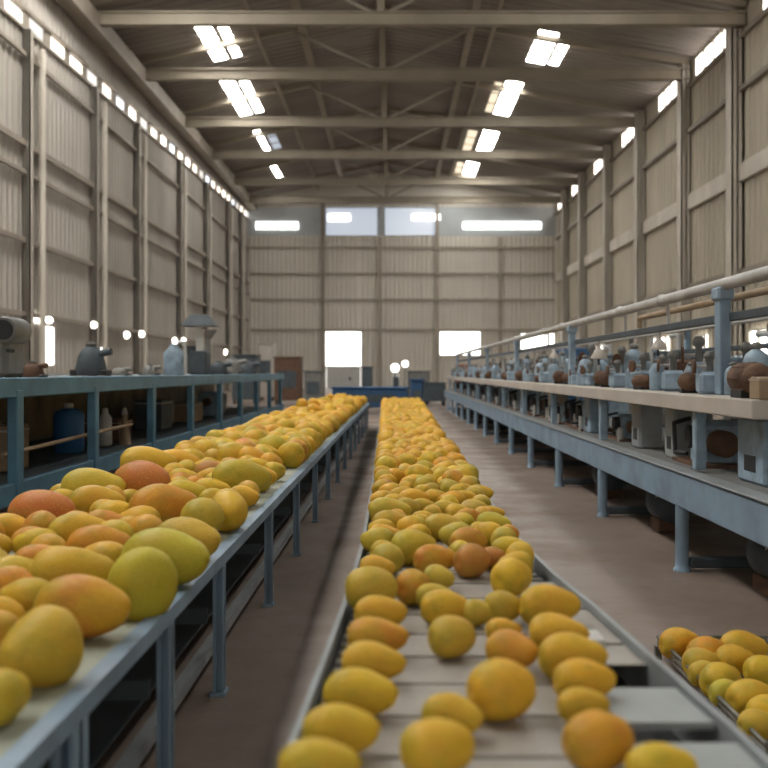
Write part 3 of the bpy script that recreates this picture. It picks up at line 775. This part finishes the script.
# automatic packing for the rest
def pack(y0, y1, lo, hi, zb, Lm, density, layers, seed):
    g = np.random.default_rng(seed); p = []
    area_per = Lm*Lm*.72
    y = y0
    for ly in range(layers):
        n = int((y1-y0)*(hi(5)-lo(5))/area_per*density*(.82 if ly == 0 else .06))
        ys = y0+(y1-y0)*((np.arange(n)+g.random(n))/n)**(1 if ly == 0 else .75)
        m_ = .0 if ly == 0 else .16
        xs = np.array([lerp(lo(v)+m_*(hi(v)-lo(v)), hi(v)-m_*(hi(v)-lo(v)), g.random()) for v in ys])
        zs = zb+Lm*.35+ly*Lm*.62+g.random(n)*.01
        p.append(np.stack([xs, ys, zs], 1))
    p = np.concatenate(p); n = len(p)
    L = Lm*g.uniform(.85, 1.2, n); H = L*g.uniform(.76, .94, n); yaw = g.uniform(0, PI, n)
    p = relax(p, (L-H)/2, H/2*.9, yaw, lo, hi, zb, np.ones(n), 70, .006)
    p[:, 2] += H*.045
    return p, L, H, yaw
pl = pack(5.45, 17.6, lambda d: lxl(d)+.01, lambda d: lxr(d)-.03, ZL, .185, 1.0, 2, 3)
pm = pack(4.5, 17.0, lambda d: mxl(d)+.012, lambda d: mxr(d)-.006, ZM, .126, 1.0, 2, 4)
cand = []
for w, (p, L, H, yaw) in enumerate((pl, pm)):
    for i in range(len(p)): cand.append((L[i]/p[i, 1], w, i))
cand.sort(reverse=True)
NI = 300-len(mid_rows)-len(left_rows)-14-nf
sel = set((w, i) for _, w, i in cand[:NI])
cols = ['y']*12+['g']*2+['o']*2+['d']*3
lv, lfc = mango_verts('mango', 12, 8, 3); lv = np.array(lv)
for w, (p, L, H, yaw) in enumerate((pl, pm)):
    grp = ('mangoes packed further along the left conveyor', 'mangoes packed further along the central conveyor')[w]
    lab = ('large yellow mango packed in the heap further along the left conveyor', 'yellow mango packed in the dense heap further along the central conveyor')[w]
    allv = []; allf = []; no = 0
    for i in range(len(p)):
        if (w, i) in sel:
            add_mango(tuple(p[i]), L[i], H[i]*.97, H[i], yaw[i], random.uniform(-.15, .15), random.choice(cols), 'm', lab, grp)
        else:
            v_ = lv*np.array([L[i]/2, H[i]/2, H[i]/2]); c_, s_ = math.cos(yaw[i]), math.sin(yaw[i])
            v2 = np.stack([v_[:, 0]*c_-v_[:, 1]*s_, v_[:, 0]*s_+v_[:, 1]*c_, v_[:, 2]], 1)+p[i]
            allv += v2.tolist(); allf += [tuple(q+no for q in f) for f in lfc]; no += len(v2)
    me = bpy.data.meshes.new('mango_heap'); me.from_pydata(allv, [], allf); me.polygons.foreach_set('use_smooth', [True]*len(allf)); me.materials.append(M['mango_far'])
    o = bpy.data.objects.new('mango_heap', me); C.objects.link(o)
    tag(o, 'tiny far-off mangoes heaped at the far end of the %s conveyor' % ('left', 'central')[w], 'mangoes', None, 'stuff')

# ------------------------------------------------------------------ wire crate of mangoes on the floor, right foreground
cr = empty('wire_crate', (1.33, 2.95, 0), 'low wire crate of mangoes on the floor in the right aisle', 'crate')
X0, X1, YA, YB, HC = -.31, .24, -.50, .50, .085
mb = MB()
for z in (.045, .065, HC):
    mb.tube([(X0, YA, z), (X1, YA, z), (X1, YB, z), (X0, YB, z), (X0, YA, z)], .004 if z < HC else .007, 8)
n = 14
for i in range(n+1):
    y = lerp(YA, YB, i/n)
    for x in (X0, X1): mb.cyl((x, y, .045), (x, y, HC), .002, 6)
for i in range(9):
    x = lerp(X0, X1, i/8)
    for y in (YA, YB): mb.cyl((x, y, .045), (x, y, HC), .002, 6)
mb.build('wire_side', 'wire', cr)
mb = MB()
for i in range(9):
    x = lerp(X0, X1, i/8); mb.cyl((x, YA, .045), (x, YB, .045), .004, 6)
mb.build('wire_base', 'wire', cr)
for x in (X0, X1):
    for y in (YA, -.05, YB): MB().box(x-.012, x+.012, y-.012, y+.012, 0, .05).build('foot', 'wire', cr)
crate_m = [(680, 642, .145, 'y', 10, .10, 'yellow mango at the far left corner of the floor crate'), (708, 648, .145, 'o', 30, .11, 'orange-yellow mango in the far row of the floor crate, beside the corner one'),
           (743, 642, .155, 'y', -5, .12, 'bright yellow mango at the far right of the floor crate'), (702, 664, .13, 'g', 20, .085, 'greenish mango low in the floor crate behind the front ones'),
           (734, 661, .13, 'y', 0, .085, 'yellow mango in the middle of the floor crate'), (723, 680, .145, 'y', 35, .10, 'yellow mango on the left side of the floor crate, half way along'),
           (752, 697, .15, 'y', 15, .10, 'large yellow mango near the front of the floor crate'), (700, 684, .11, 'g', 0, .05, 'small green mango low against the crate wire'),
           (727, 703, .11, 'g', 0, .05, 'small green mango near the front wire of the floor crate'), (768, 716, .13, 'y', 0, .09, 'yellow mango cut by the right edge in the floor crate'),
           (765, 672, .13, 'y', 0, .085, 'yellow mango at the right edge in the back half of the floor crate'), (757, 733, .11, 'g', 10, .05, 'small green mango at the near corner of the floor crate')]
P_ = np.array([[(px-392)/F*(F*(CH-z)/(py-372)), F*(CH-z)/(py-372), z] for px, py, L, c_, t, z, l in crate_m])
Ls = np.array([q[2] for q in crate_m]); yw = np.array([math.radians(q[4]) for q in crate_m])
P_ = relax(P_.copy(), Ls*.13, Ls*.33, yw, lambda d: 1.02, lambda d: 1.66, .045, np.ones(len(P_)), 40, .004, P_.copy())
for i, (px, py, L, c_, t, z, l) in enumerate(crate_m):
    add_mango(tuple(P_[i]), L*1.1, L*.80, L*.80, yw[i], 0, c_, 'm', l, None)

# ------------------------------------------------------------------ left bench (blue rails)
XB = -2.1
bl = empty('steel_bench', (-2.8, 9, 0), 'long blue steel rail bench along the left side behind the mango conveyor', 'bench')
B0, B1 = 3.9, 17.5
for x, nm in ((XB, 'top_beam'), (-3.5, 'back_beam')):
    P(MB().box(x-.05, x, B0, B1, .955, 1.07, .008), nm, 'blue', bl)
    P(MB().box(x-.05, x-.005, B0, B1, .36, .48, .006), 'lower_beam', 'blue', bl)
P(MB().box(-3.5, XB-.051, B0, B1, 1.035, 1.062), 'deck', 'grey', bl)
d = 5.08-1.4; ds = [4.0, 5.08, 6.4, 7.95, 9.5, 11.1, 12.6, 14.1, 15.6, 17.1]
for d in ds:
    for x in (XB-.05, -3.5):
        mb = MB().box(x-.005, x+.055 if x > -3 else x+.05, d-.045, d+.045, 0, 1.0, .006)
        P(mb, 'post', 'blue', bl)
    P(MB().box(-3.45, XB-.05, d-.02, d+.02, .38, .44), 'cross_bar', 'slate', bl)
P(MB().box(-3.44, -3.42, B0+.1, B1-.1, .45, .955), 'back_panel', 'olive', bl)
P(MB().box(-3.42, XB-.06, B0+.2, B1-.2, .435, .445), 'lower_shelf', 'slate', bl)
def at(px, py, d): return ((px-392)/F*d, d, CH+(372-py)/F*d)
DT = 1.062
SZ = .446
# things on the lower shelf of the bench
def box_thing(name, x, y, z, sx, sy, sz, mat, label, cat, rz=0, lid=True, group=None):
    root = empty(name, (x, y, z), label, cat, group, rz=rz)
    mb = MB().box(-sx/2, sx/2, -sy/2, sy/2, 0, sz, .006); mb.build('body', mat, root)
    if lid:
        m2 = MB().box(-sx/2-.006, sx/2+.006, -.012, .012, sz-.0, sz+.003); m2.box(-sx/2-.003, sx/2+.003, -sy/2-.003, sy/2+.003, sz*.86, sz*.9); m2.build('tape_strip', 'cream', root)
    return root
box_thing('wooden_crate', -2.62, 6.05, SZ, .24, .3, .30, 'tan', 'tan crate on the low shelf of the blue bench, left of the blue sack', 'crate')
box_thing('wooden_crate', -2.80, 5.5, SZ, .22, .3, .22, 'rust', 'dark brown crate on the low shelf of the blue bench, nearest one', 'crate')
box_thing('wooden_crate', -2.72, 8.6, SZ, .34, .42, .20, 'rust', 'low brown crate on the bench shelf behind the tan funnel', 'crate')
box_thing('wooden_crate', -2.75, 10.4, SZ, .3, .5, .34, 'slate', 'dark grey box on the bench shelf further along', 'box')
box_thing('wooden_crate', -2.75, 12.0, SZ, .35, .5, .25, 'tan', 'tan box on the bench shelf at the far part', 'box')
root = empty('blue_drum', (-2.62, 7.3, SZ), 'bright blue plastic drum on the low shelf of the blue bench', 'drum')
MB().lathe([(.10, 0), (.12, .02), (.12, .13), (.128, .145), (.12, .16), (.12, .30), (.10, .34), (.05, .36)], n=24).build('body', 'bluecloth', root)
MB().lathe([(.03, .36), (.035, .36), (.035, .40), (.03, .40)], n=14).build('cap', 'white', root)
root = empty('white_canister', (-2.55, 8.0, SZ), 'white canister on the low bench shelf beside the tan funnel', 'canister')
MB().lathe([(.05, 0), (.06, .01), (.06, .24), (.025, .29), (.025, .33)], n=20).build('body', 'white', root)
root = empty('tan_funnel', (-2.42, 8.15, SZ), 'tan wooden cone standing on the low bench shelf', 'cone')
MB().lathe([(.06, 0), (.055, .01), (.02, .24), (.03, .27)], n=18).build('body', 'tan', root)
MB().lathe([(.03, .27), (.02, .31), (.01, .33)], n=14).build('tip', 'cream', root)
tag(MB().cyl((-2.25, 5.2, .62), (-2.2, 7.6, .66), .014, 10).build('wooden_pole', 'tan'), 'thin tan pole lying lengthwise inside the blue bench', 'pole')
for i, (x, y, sz) in enumerate(((-2.9, 11.2, .3), (-2.7, 13.4, .36), (-2.9, 14.8, .3))):
    r = empty('machine_block', (x, y, SZ), ['grey gearbox block on the low bench shelf, nearer one', 'blue-grey gearbox block on the low bench shelf, tall one', 'grey gearbox block on the low bench shelf, furthest one'][i], 'machine')
    MB().box(-.15, .15, -.2, .2, 0, sz, .02).build('body', ('grey', 'blue_mach', 'grey')[i], r); MB().cyl((0, -.2, sz*.6), (0, -.34, sz*.6), .06).build('shaft', 'rust', r)

# things on the bench deck
root = empty('drum_motor', (-2.47, 5.75, DT), 'grey upright housing with a round dark opening at the left edge of the photo', 'machine')
MB().box(-.09, .07, -.14, .14, 0, .30, .03).build('housing', 'grey', root)
MB().lathe([(.075, -.13), (.085, -.12), (.085, .1), (.07, .11)], (.06, -.04, .30), 'y', 24).build('drum', 'grey', root)
MB().lathe([(.06, -.02), (.062, -.02), (.062, 0), (.05, 0)], (.06, -.16, .30), 'y', 24).build('opening', 'dark', root)
MB().cyl((.1, -.12, .17), (.1, -.2, .17), .012).build('knob', 'dark', root)
def lump(name, px, d, w, h, mat, label, cat='machine', extra=0):
    x = (px-392)/F*d
    r = empty(name, (x, d, DT), label, cat)
    mb = MB().lathe([(w*.5, 0), (w*.52, h*.15), (w*.42, h*.55), (w*.28, h*.8), (w*.1, h*.9)], n=16); mb.build('body', mat, r)
    MB().box(-w*.6, w*.6, -w*.35, w*.35, 0, h*.18, .01).build('foot', 'dark', r)
    MB().cyl((0, 0, h*.6), (w*.7, -.02, h*.72), w*.12).build('spout', mat, r)
    MB().lathe([(w*.16, h*.88), (w*.2, h*.92), (w*.05, h)], n=12).build('cap', 'grey', r)
    return r
lump('feed_hopper', 91, 9.0, .30, .34, 'slate', 'dark slate hopper machine on the blue bench')
lump('feed_hopper', 33, 6.6, .16, .12, 'rust', 'low brown motor on the blue bench near the left edge')
lump('feed_hopper', 120, 10.0, .2, .10, 'grey', 'low grey motor on the blue bench behind the hopper')
root = empty('tall_canister', ((174-392)/F*11.6, 11.6, DT), 'pale blue canister with a white pipe on the blue bench', 'canister')
MB().lathe([(.12, 0), (.13, .02), (.13, .28), (.06, .36), (.05, .40)], n=20).build('body', 'blue_mach', root)
MB().tube([(.14, 0, 0), (.14, 0, .42), (.05, 0, .42)], .022).build('pipe', 'white', root)
root = empty('hooded_machine', ((200-392)/F*13.0, 13.0, DT), 'dark machine with a square hood on a stalk standing on the blue bench', 'machine')
MB().box(-.12, .12, -.15, .15, 0, .34, .02).build('body', 'slate', root); MB().box(-.05, .05, -.05, .05, .34, .72).build('stalk', 'white', root)
mb = MB().hexa([(-.24, -.2, .70), (.24, -.2, .70), (.24, .2, .70), (-.24, .2, .70), (-.12, -.1, .86), (.12, -.1, .86), (.12, .1, .86), (-.12, .1, .86)]); mb.build('hood', 'slate', root)
for i, (px, d, w, h, mt, lb) in enumerate(((218, 13.6, .3, .22, 'slate', 'dark grey motor past the hooded machine on the blue bench'), (232, 15.0, .34, .30, 'grey', 'grey motor near the far end of the blue bench'),
        (246, 16.4, .36, .26, 'slate', 'dark motor at the far end of the blue bench'), (150, 11.0, .2, .14, 'grey', 'low grey motor between the hopper and the pale blue canister'))):
    lump('pump_motor', px, d, w, h, mt, lb)

# ------------------------------------------------------------------ right processing line
XQ = 1.57
R0, R1 = 3.0, 27.0
rl = empty('processing_line', (2.1, 12, 0), 'long pale blue machine table with round legs along the right aisle', 'machine table')
P(MB().box(XQ, XQ+.05, R0, R1, .36, .55, .008), 'front_beam', 'blue_pale', rl)
P(MB().box(XQ-.012, XQ+.09, R0, R1, .55, .56, .003), 'beam_lip', 'rim', rl)
P(MB().box(2.65, 2.70, R0, R1, .36, .55, .008), 'back_beam', 'blue_pale', rl)
P(MB().box(XQ+.05, 2.65, R0, R1, .53, .549), 'deck', 'grey', rl)
rd = [3.35, 4.98, 6.86, 8.65, 10.4, 12.1, 13.8, 15.5, 17.2, 18.9, 20.6, 22.3, 24.0, 25.7]
for d in rd:
    for x in (XQ+.035, 2.66):
        mb = MB().lathe([(.048, 0), (.048, .012), (.038, .02), (.036, .05), (.036, .36)], (x, d, 0), 'z', 20); P(mb, 'leg', 'blue_pale', rl)
    P(MB().box(XQ+.07, 2.62, d-.035, d+.035, .02, .075, .01), 'floor_sill', 'slate', rl)
# upper board carried on posts
sh = empty('upper_shelf', (2.0, 12, 0), 'thick cream-edged board carried above the pale blue machine table', 'shelf')
S0 = 4.05
P(MB().box(1.62, 2.30, S0, R1, .885, .975, .006), 'board', 'cream', sh)
for i, d in enumerate([4.95, 7.2, 9.4, 11.5, 13.6, 15.7, 17.8, 19.9, 22.0, 24.1, 26.2]):
    P(MB().box(1.66, 1.72, d-.03, d+.03, .561, .885, .006), 'post', 'blue_mach', sh)
    P(MB().box(2.2, 2.26, d-.03, d+.03, .549, .885, .006), 'post', 'blue_mach', sh)
# under-shelf housings (gearbox with belt guard)
def gearbox():
    r = empty('gearbox_unit')
    MB().box(-.09, .09, -.10, .10, .0, .19, .02).build('housing', 'blue_mach', r)
    MB().lathe([(.03, -.17), (.055, -.17), (.055, -.03), (.03, -.02)], (-.02, -.03, .10), 'y', 18).build('motor', 'rust', r)
    MB().lathe([(.035, -.03), (.05, -.03), (.05, 0), (.035, 0)], (-.09, .02, .12), 'x', 18).build('pulley', 'dark', r)
    MB().tube([(-.10, .10, .04), (-.13, .18, .04), (-.13, .20, .17), (-.05, .22, .19)], .010, 8).build('hose', 'dark', r)
    MB().cyl((-.12, -.16, .0), (-.12, -.16, .10), .018, 12).build('oil_cup', 'pipe', r)
    MB().box(-.13, .10, -.2, .24, 0, .015).build('base_plate', 'rust', r)
    return r
g0 = gearbox(); first = True; y = 3.5; i = 0; gl = 'pale blue gearbox with a brown motor under the cream board'
names = ['nearest', 'second', 'third', 'fourth', 'fifth', 'sixth', 'seventh', 'eighth', 'ninth', 'tenth']
while y < 26.4:
    if all(abs(y-q) > .36 for q in (3.75, 4.45, 5.75, 6.55, 8.2, 10.1, 12.3)):
        loc = (1.93+.05*(i % 2), y, .549); sc = (1.35, 1.2, 1.38-.3*(i % 3 == 1))
        lab = 'pale blue gearbox with a brown motor on the machine table, %s from the near end' % names[i] if i < 10 else 'small far gearbox under the cream board at the distant end'
        if first: o = g0; o.location = loc; first = False
        else: o = dup(g0, loc, None)
        o.scale = sc; tag(o, lab, 'gearbox', 'gearbox units under the cream board')
        i += 1
    y += .50 if i % 2 else .62
# light housings with flat front (two big close ones)
for i, (y, w, lab) in enumerate(((4.45, .34, 'tall flat pale blue housing in front of the nearest post of the cream board'), (5.75, .2, 'greenish white flat housing under the cream board'), (3.75, .22, 'wide pale blue housing under the near end of the cream board'), (6.55, .22, 'wide white-grey housing standing short of the second post under the board'),
        (8.2, .26, 'wide pale blue housing in the middle stretch under the board'), (10.1, .26, 'creamy flat housing in the middle stretch under the board'), (12.3, .3, 'wide pale blue housing in the far stretch under the board'))):
    r = empty('belt_guard', (1.82, y, .549), lab, 'housing')
    MB().box(-.05, .12, -w/2, w/2, 0, .325, .015).build('cover', ('blue_mach', 'bar', 'blue_mach', 'rim', 'blue_mach', 'cream', 'blue_mach')[i], r)
    MB().box(-.053, -.048, -w*.2, w*.2, .06, .14).build('vent', 'dark', r)
# items on the board
def can():
    r = empty('feeder_can')
    MB().lathe([(.055, 0), (.065, .01), (.065, .15), (.05, .18), (.02, .20)], n=20).build('body', 'blue_mach', r)
    MB().lathe([(.02, .2), (.03, .205), (.03, .22), (.01, .23)], n=14).build('knob', 'grey', r)
    MB().tube([(.06, .0, .06), (.12, .0, .06), (.12, .0, .26)], .012, 8).build('pipe', 'pipe', r)
    return r
def mot():
    r = empty('brown_motor')
    mb = MB().lathe([(.04, -.1), (.06, -.1), (.062, .06), (.04, .08)], (0, 0, .075), 'y', 20)
    for k in range(8):
        a = PI*k/8*2; mb.box(math.cos(a)*.06-.004, math.cos(a)*.06+.004, -.08, .05, .075+math.sin(a)*.058-.004, .075+math.sin(a)*.058+.004)
    mb.build('body', 'rust', r)
    MB().lathe([(.02, -.14), (.05, -.13), (.058, -.1)], (0, 0, .075), 'y', 20).build('fan_cover', 'rust' , r)
    MB().box(-.05, .05, -.07, .05, 0, .03).build('foot', 'dark', r)
    return r
def head():
    r = empty('valve_head')
    MB().box(-.07, .07, -.08, .08, 0, .13, .02).build('body', 'blue_mach', r)
    MB().lathe([(.02, .13), (.02, .2), (.035, .21), (.035, .23), (.02, .25)], n=16).build('neck', 'grey', r)
    MB().lathe([(.032, -.008), (.042, -.008), (.042, .008), (.032, .008)], (-.09, 0, .16), 'x', 20).build('hand_wheel', 'rust', r)
    MB().tube([(-.02, 0, .16), (-.09, 0, .16)], .01, 8).build('spindle', 'pipe', r)
    return r
kinds = {'c': can(), 'm': mot(), 'h': head()}; used = set(); cnt = {'c': 0, 'm': 0, 'h': 0}
word = {'c': 'pale blue feeder can', 'm': 'brown ribbed motor', 'h': 'pale blue valve head'}
gw = {'c': 'feeder cans on the cream board', 'm': 'brown motors on the cream board', 'h': 'valve heads on the cream board'}
y = 4.35; seq = 'mcchmchcmhchmcmhcchm'*5; i = 0
while y < 26.6:
    k = seq[i]; x = 1.76+.09*((i*7) % 4)/3; sc = .85+.2*math.sin(i*2.3)
    if k == 'm' and i == 0: sc = 1.25; x = 1.72
    cnt[k] += 1
    lab = '%s on the cream board, %s such one from the near end' % (word[k], names[cnt[k]-1] if cnt[k] <= 10 else 'beyond the tenth') if cnt[k] <= 10 else 'small far %s at the distant end of the cream board' % word[k]
    if k not in used: o = kinds[k]; used.add(k); o.location = (x, y, .976)
    else: o = dup(kinds[k], (x, y, .976))
    o.rotation_euler[2] = random.uniform(-.4, .4); o.scale = (sc, sc, sc*(1.0+.2*(k == 'c')))
    tag(o, lab, {'c': 'can', 'm': 'motor', 'h': 'valve'}[k], gw[k])
    y += random.uniform(.21, .30) if y < 9 else random.uniform(.3, .42); i += 1
bx = box_thing('cardboard_box', 1.72, 4.10, .976, .14, .12, .10, 'tan', 'tan box on the near end of the cream board at the right edge', 'box')
# upper pipework
up = empty('overhead_frame', (1.9, 12, 0), 'overhead grey pipe and blue posts running above the cream board', 'pipework')
P(MB().tube([(1.8, 3.4, 1.575), (1.8, 25, 1.575)], .034, 16), 'main_pipe', 'pipe', up)
P(MB().tube([(1.98, 3.4, 1.53), (1.98, 7.2, 1.53), (1.98, 7.2, 1.45)], .022, 12), 'brown_pipe', 'tan', up)['label'] = 'thin brown pipe'
P(MB().box(1.82, 1.86, 4.2, 25, 1.375, 1.42, .004), 'cross_rail', 'slate', up)
for i, d in enumerate((4.9, 9.0, 13.0, 17.0, 21.0, 24.8)):
    w = .045
    P(MB().box(1.77, 1.83, d-w, d+w, .976, 1.545, .006), 'post', 'blue_mach' if i else 'blue_pale', up)
    P(MB().box(1.755, 1.845, d-.06, d+.06, 1.49, 1.56, .01), 'pipe_clamp', 'blue_mach', up)
for d in (6.0, 7.1, 9.5, 10.6, 13.0, 14.2, 16.6):
    P(MB().tube([(1.84, d, 1.575), (1.84, d, 1.42)], .012, 8), 'hanger_rod', 'pipe', up)
    P(MB().ball((1.8, d, 1.575), .044, 14, 8), 'pipe_joint', 'pipe', up)
bt = MB()
def nozzle():
    r = empty('nozzle_unit')
    MB().lathe([(.01, .0), (.012, -.05), (.03, -.06), (.055, -.11), (.055, -.12)], n=18).build('hood', 'cream', r)
    MB().tube([(0, 0, 0), (0, .03, -.02), (.02, .09, -.16)], .008, 8).build('hose', 'dark', r)
    return r
n0 = nozzle(); first = True
for i, d in enumerate((6.2, 8.0, 10.2, 13.4)):
    loc = (1.84, d, 1.374)
    if first: o = n0; o.location = loc; first = False
    else: o = dup(n0, loc)
    s_ = 1.3 if i == 1 else 1; o.scale = (s_, s_, s_)
    tag(o, 'pale spray hood hanging under the overhead rail, %s from the near end' % names[i], 'spray hood', 'spray hoods under the overhead rail')
# rear rank behind the board
rr_ = empty('rear_frame', (2.9, 12, 0), 'blue-grey frame of thin posts and rails behind the cream board', 'frame')
for z, mt in ((1.52, 'pipe'), (1.30, 'slate'), (.98, 'blue_mach')):
    P(MB().box(2.84, 2.90, 3.6, 25.0, z-.02, z+.02, .004), 'rail', mt, rr_)
d = 3.7; i = 0
while d < 25: P(MB().box(2.91, 2.96, d-.03, d+.03, 0, 1.55 if i % 2 else 1.35, .006), 'post', ('blue_mach', 'grey', 'blue_pale')[i % 3], rr_); d += 1.05; i += 1
y = 4.6; i = 0
while y < 20:
    k = 'chhchmhc'[i % 8]; o = dup(kinds[k], (2.14, y, .976)); sc = 1.05+.3*math.sin(i*1.7); o.scale = (sc, sc, sc*1.25); o.rotation_euler[2] = 1.5*i
    tag(o, '%s in the back row of the cream board' % {'c': 'pale blue feeder can', 'm': 'brown ribbed motor', 'h': 'pale blue valve head'}[k], {'c': 'can', 'm': 'motor', 'h': 'valve'}[k], 'back row ' + gw[k])
    y += .42; i += 1
# floor-level motors under the right table
for i, (y, lab) in enumerate(((4.1, 'dark round motor on the floor under the near end of the machine table'), (5.9, 'dark round motor on the floor under the machine table, second one'), (7.6, 'dark round motor on the floor under the machine table, third one'))):
    r = empty('floor_motor', (1.92, y+.35, 0), lab, 'motor')
    MB().lathe([(.04, -.18), (.13, -.16), (.14, .08), (.08, .18)], (0, 0, .20), 'y', 22).build('body', 'slate', r)
    MB().box(-.1, .1, -.1, .1, 0, .09, .01).build('foot', 'rust', r); MB().ball((-.09, -.12, .24), .035, 12, 8).build('cap', 'cream', r)

# ------------------------------------------------------------------ second machine rank behind the right line and far clutter
for i, (x, y, w, l, h, mt, lab) in enumerate((
    (3.4, 8.0, .5, 1.2, 1.25, 'blue_mach', 'pale blue cabinet machine behind the right machine table, nearest one'), (3.5, 11.0, .5, 1.0, 1.35, 'slate', 'dark cabinet machine behind the right machine table'),
    (3.4, 14.0, .6, 1.3, 1.30, 'blue_mach', 'pale blue cabinet machine behind the right machine table, second one'), (3.6, 17.5, .6, 1.3, 1.55, 'blue_deep', 'deep blue cabinet machine behind the far part of the machine table'),
    (4.6, 24, 1.0, 2, 1.5, 'grey', 'grey cabinet machine beyond the right machine table'))):
    r = empty('cabinet_machine', (x, y, 0), lab, 'machine')
    MB().box(-w/2, w/2, -l/2, l/2, .12, h, .02).build('body', mt, r)
    MB().box(-w/2-.012, -w/2, -l*.35, l*.35, h*.35, h*.8).build('door_panel', 'grey', r)
    for sx in (-1, 1):
        for sy in (-1, 1): MB().box(sx*w*.4-.03, sx*w*.4+.03, sy*l*.42-.03, sy*l*.42+.03, 0, .12).build('foot', 'dark', r)
    MB().tube([(0, 0, h), (0, 0, h+.2), (.0, l*.3, h+.2)], .03, 10).build('duct', 'pipe', r)
def far(px0, px1, pyt, d, mat, name, label, cat, dep=1.0, legs=True):
    x0 = (px0-392)/F*d; x1 = (px1-392)/F*d; h = CH+(372-pyt)/F*d; xc = (x0+x1)/2; w = x1-x0
    r = empty(name, (xc, d+dep/2, 0), label, cat)
    z0 = .15 if legs else 0
    MB().box(-w/2, w/2, -dep/2, dep/2, z0, h, .03).build('body', mat, r)
    MB().box(-w*.35, w*.35, -dep/2-.02, -dep/2, z0+(h-z0)*.3, z0+(h-z0)*.7).build('panel', 'slate', r)
    MB().box(-w/2-.03, w/2+.03, -dep/2-.03, dep/2+.03, h, h+.05, .01).build('top', mat, r)
    if legs:
        for sx in (-1, 1):
            for sy in (-1, 1): MB().box(sx*w*.42-.04, sx*w*.42+.04, sy*dep*.4-.04, sy*dep*.4+.04, 0, z0).build('leg', 'dark', r)
    return r
far(332, 408, 389, 24, 'blue_deep', 'blue_trolley', 'long low deep blue trolley across the far end of the conveyors', 'trolley')
far(411, 423, 381, 22, 'blue_deep', 'blue_trolley', 'short deep blue trolley to the right of the central conveyor end', 'trolley')
far(424, 446, 384, 29, 'slate', 'machine_cabinet', 'dark blue-grey cabinet between the central conveyor end and the machine table', 'cabinet')
far(458, 478, 366, 30, 'red', 'red_machine', 'rusty orange-red machine beyond the start of the cream board', 'machine')
far(479, 497, 368, 30, 'white', 'white_cabinet', 'white cabinet right of the rusty orange-red machine', 'cabinet')
far(499, 517, 367, 31, 'slate', 'machine_cabinet', 'dark cabinet right of the white cabinet', 'cabinet')
far(518, 540, 360, 32, 'grey', 'machine_cabinet', 'grey cabinet below the low corner window', 'cabinet')
far(274, 300, 358, 30, 'rust', 'red_machine', 'red-brown machine beyond the end of the blue bench', 'machine')
far(258, 273, 345, 34, 'cream', 'pale_cabinet', 'tall pale cabinet behind the red-brown machine', 'cabinet')
far(232, 256, 356, 31, 'slate', 'machine_cabinet', 'dark cabinet beyond the blue bench at the left corner', 'cabinet')
far(304, 322, 372, 27, 'grey', 'machine_cabinet', 'grey cabinet left of the pale door', 'cabinet')
far(362, 372, 368, 28, 'slate', 'machine_cabinet', 'slim dark cabinet right of the pale door', 'cabinet')
far(392, 400, 366, 29, 'white', 'white_cabinet', 'slim white cabinet near the middle of the end wall', 'cabinet')
far(408, 430, 372, 31, 'grey', 'machine_cabinet', 'low grey machine in front of the middle of the end wall', 'machine')
for px, py, d, lab in ((395, 368, 28.0, 'round glowing work lamp on a stand above the slim white cabinet'), (405, 364, 36.0, 'small round glowing work lamp on a stand near the middle of the end wall')):
    x, y, z = at(px, py, d)
    r = empty('work_lamp', (x, y-.4, 0), lab, 'lamp')
    MB().lathe([(.15, 0), (.15, .03), (.02, .05), (.02, z-.1)], n=14).build('stand', 'dark', r); MB().ball((0, 0, z), .13, 14, 8).build('lamp_globe', 'lamp', r)
# vertical duct posts and small machine silhouettes left of end wall / on right
for i, (px, py0, d, mt) in enumerate(((208, 330, 20, 'grey'), (190, 346, 21, 'slate'), (318, 372, 30, 'grey'))):
    x, y, z = at(px, py0, d); r = empty('duct_stand', (x, y, 0), 'grey standing duct with a flared top, %s' % ['beyond the hooded machine', 'left of the others beyond the bench', 'by the end wall'][i], 'duct')
    MB().cyl((0, 0, 0), (0, 0, z-.2), .07).build('pipe', mt, r); MB().lathe([(.07, z-.2), (.2, z-.02), (.2, z)], n=16).build('flare', mt, r)

# ------------------------------------------------------------------ light
w = bpy.data.worlds.new('World'); scn.world = w; w.use_nodes = True
bg = w.node_tree.nodes['Background']; bg.inputs['Color'].default_value = (1.0, .95, .88, 1); bg.inputs['Strength'].default_value = .5
pd = bpy.data.lights.new('gateway_portal', 'AREA'); pd.shape = 'RECTANGLE'; pd.size = DX1-DX0; pd.size_y = DZ; pd.cycles.is_portal = True
po = bpy.data.objects.new('gateway_portal', pd); C.objects.link(po); po.location = ((DX0+DX1)/2, YF-.02, DZ/2); po.rotation_euler = (PI/2, 0, 0)

# ------------------------------------------------------------------ camera
cd = bpy.data.cameras.new('camera'); co = bpy.data.objects.new('camera', cd); C.objects.link(co)
co.location = (0, 0, CH); co.rotation_euler = (PI/2, 0, 0)
cd.sensor_width = 36; cd.lens = F/768*36; cd.shift_x = -8/768; cd.shift_y = -12/768
cd.clip_start = .05; cd.clip_end = 300
cd.dof.use_dof = True; cd.dof.focus_distance = 4.4; cd.dof.aperture_fstop = 2.5
scn.camera = co
scn.view_settings.view_transform = 'Standard'; scn.view_settings.look = 'None'
scn.view_settings.gamma = 1; scn.view_settings.exposure = 1.25
scn.view_settings.use_curve_mapping = False
